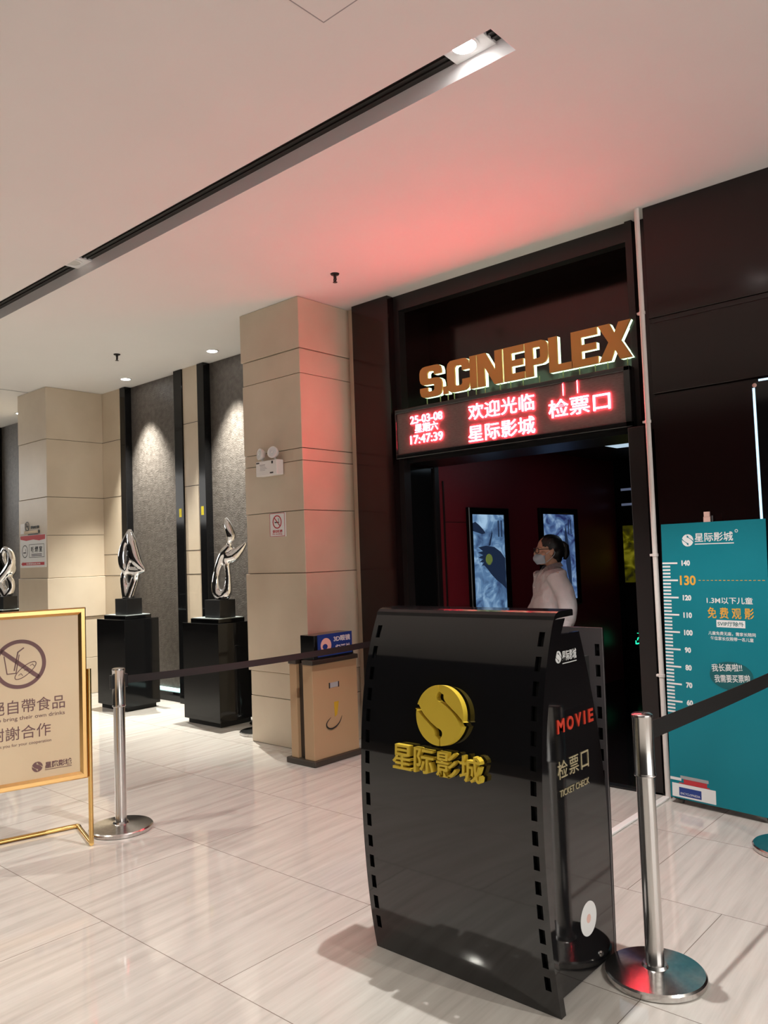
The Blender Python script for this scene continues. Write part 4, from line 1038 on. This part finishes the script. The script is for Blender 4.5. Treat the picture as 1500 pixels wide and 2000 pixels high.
# hair: cap swept back, ponytail with tie
bm = BM()
ellipsoid(bm, (0, -.020, HZ + .030), (.084, .098, .092)); ellipsoid(bm, (0, -.050, HZ - .005), (.074, .068, .080)); ellipsoid(bm, (0, -.06, HZ - .055), (.052, .040, .050))
bm = remesh(bm, .005, 3)
cut = [f for f in bm.faces if (lambda c: c.y > .058 - max(0, (c.z - HZ - .075)) * .9 or (c.z < HZ + .03 and c.y > .012 + (c.z - HZ) * .5))(f.calc_center_median())]
bmesh.ops.delete(bm, geom=cut, context='FACES'); bmesh.ops.solidify(bm, geom=list(bm.faces), thickness=.006)
for v in bm.verts: v.co += v.normal * (noise.noise(Vector((v.co.x * 90, v.co.y * 12, v.co.z * 20))) * .0025)
bmesh.ops.transform(bm, matrix=R3, verts=bm.verts); hair = obj('hair', bm, 'hair', person, True); hair.matrix_parent_inverse = Matrix()
bm = BM(); tube(bm, spline([(0, -.095, HZ + .038), (0, -.112, HZ + .046), (0, -.128, HZ + .026), (0, -.132, HZ - .030), (0, -.122, HZ - .070)], 6), fspline([.018, .022, .026, .025, .008], 6), 16)
for v in bm.verts: v.co += Vector((noise.noise(v.co * 60) * .004, noise.noise(v.co * 50 + Vector((9, 0, 0))) * .004, 0))
bmesh.ops.transform(bm, matrix=R3, verts=bm.verts); sub('ponytail', bm, 'hair', hair, True)
bm = BM(); P = Plane((0, -.105, HZ + .042), (1, 0, 0), (0, .45, .9)); annulus(bm, P, 0, 0, .030, .022, -.006, .006, 24); bmesh.ops.transform(bm, matrix=R3, verts=bm.verts); sub('hair_tie', bm, 'white', hair)
# glasses
bm = BM()
for s in (-1, 1):
    P = Plane((s * .034, .096, HZ + .003), (1, -s * .18, 0), (0, 0, 1))
    rp = [(.026 * math.copysign(abs(math.cos(q)) ** .6, math.cos(q)), .018 * math.copysign(abs(math.sin(q)) ** .6, math.sin(q))) for q in np.linspace(0, 2 * math.pi, 28, endpoint=False)]
    pp = [P.p(a, b, 0) for a, b in rp]; tube(bm, pp + [pp[0], pp[1]], .0026, 8)
    tube(bm, [(s * .060, .090, HZ + .010), (s * .078, .05, HZ + .012), (s * .081, .0, HZ + .010), (s * .078, -.02, HZ - .010)], .0028, 8)
tube(bm, [(-.009, .098, HZ + .006), (0, .101, HZ + .009), (.009, .098, HZ + .006)], .0026, 8)
bmesh.ops.transform(bm, matrix=R3, verts=bm.verts); o = obj('glasses', bm, 'inkblack', person); o.matrix_parent_inverse = Matrix()
# mask
bm = BM(); rows = []
for i in range(9):
    zf = i / 8; row = []
    for k in range(13):
        a = (k / 12 - .5) * 2.3
        rx = .066 + .004 * math.sin(zf * math.pi); ry = .072 + .034 * math.sin(math.pi * (zf * .8 + .15)) * math.cos(a * .9)
        row.append(bm.verts.new((rx * math.sin(a), .012 + ry * math.cos(a), HZ - .020 - .078 * zf + (.006 * abs(a)) * (1 - 2 * zf) * -1 + .0025 * math.sin(zf * 18))))
    rows.append(row)
for a, b in zip(rows[:-1], rows[1:]):
    for k in range(12): bm.faces.new((a[k], a[k + 1], b[k + 1], b[k]))
bmesh.ops.solidify(bm, geom=list(bm.faces), thickness=.003)
bmesh.ops.transform(bm, matrix=R3, verts=bm.verts); mk = obj('face_mask', bm, 'mask', person, True); mk.matrix_parent_inverse = Matrix()
bm = BM()
for s in (-1, 1):
    tube(bm, spline([(s * .060, .040, HZ - .026), (s * .076, .01, HZ - .004), (s * .080, -.022, HZ - .010), (s * .074, -.012, HZ - .040), (s * .058, .036, HZ - .084)], 5), .0015, 6)
bmesh.ops.transform(bm, matrix=R3, verts=bm.verts); sub('ear_loop', bm, 'mask', mk)
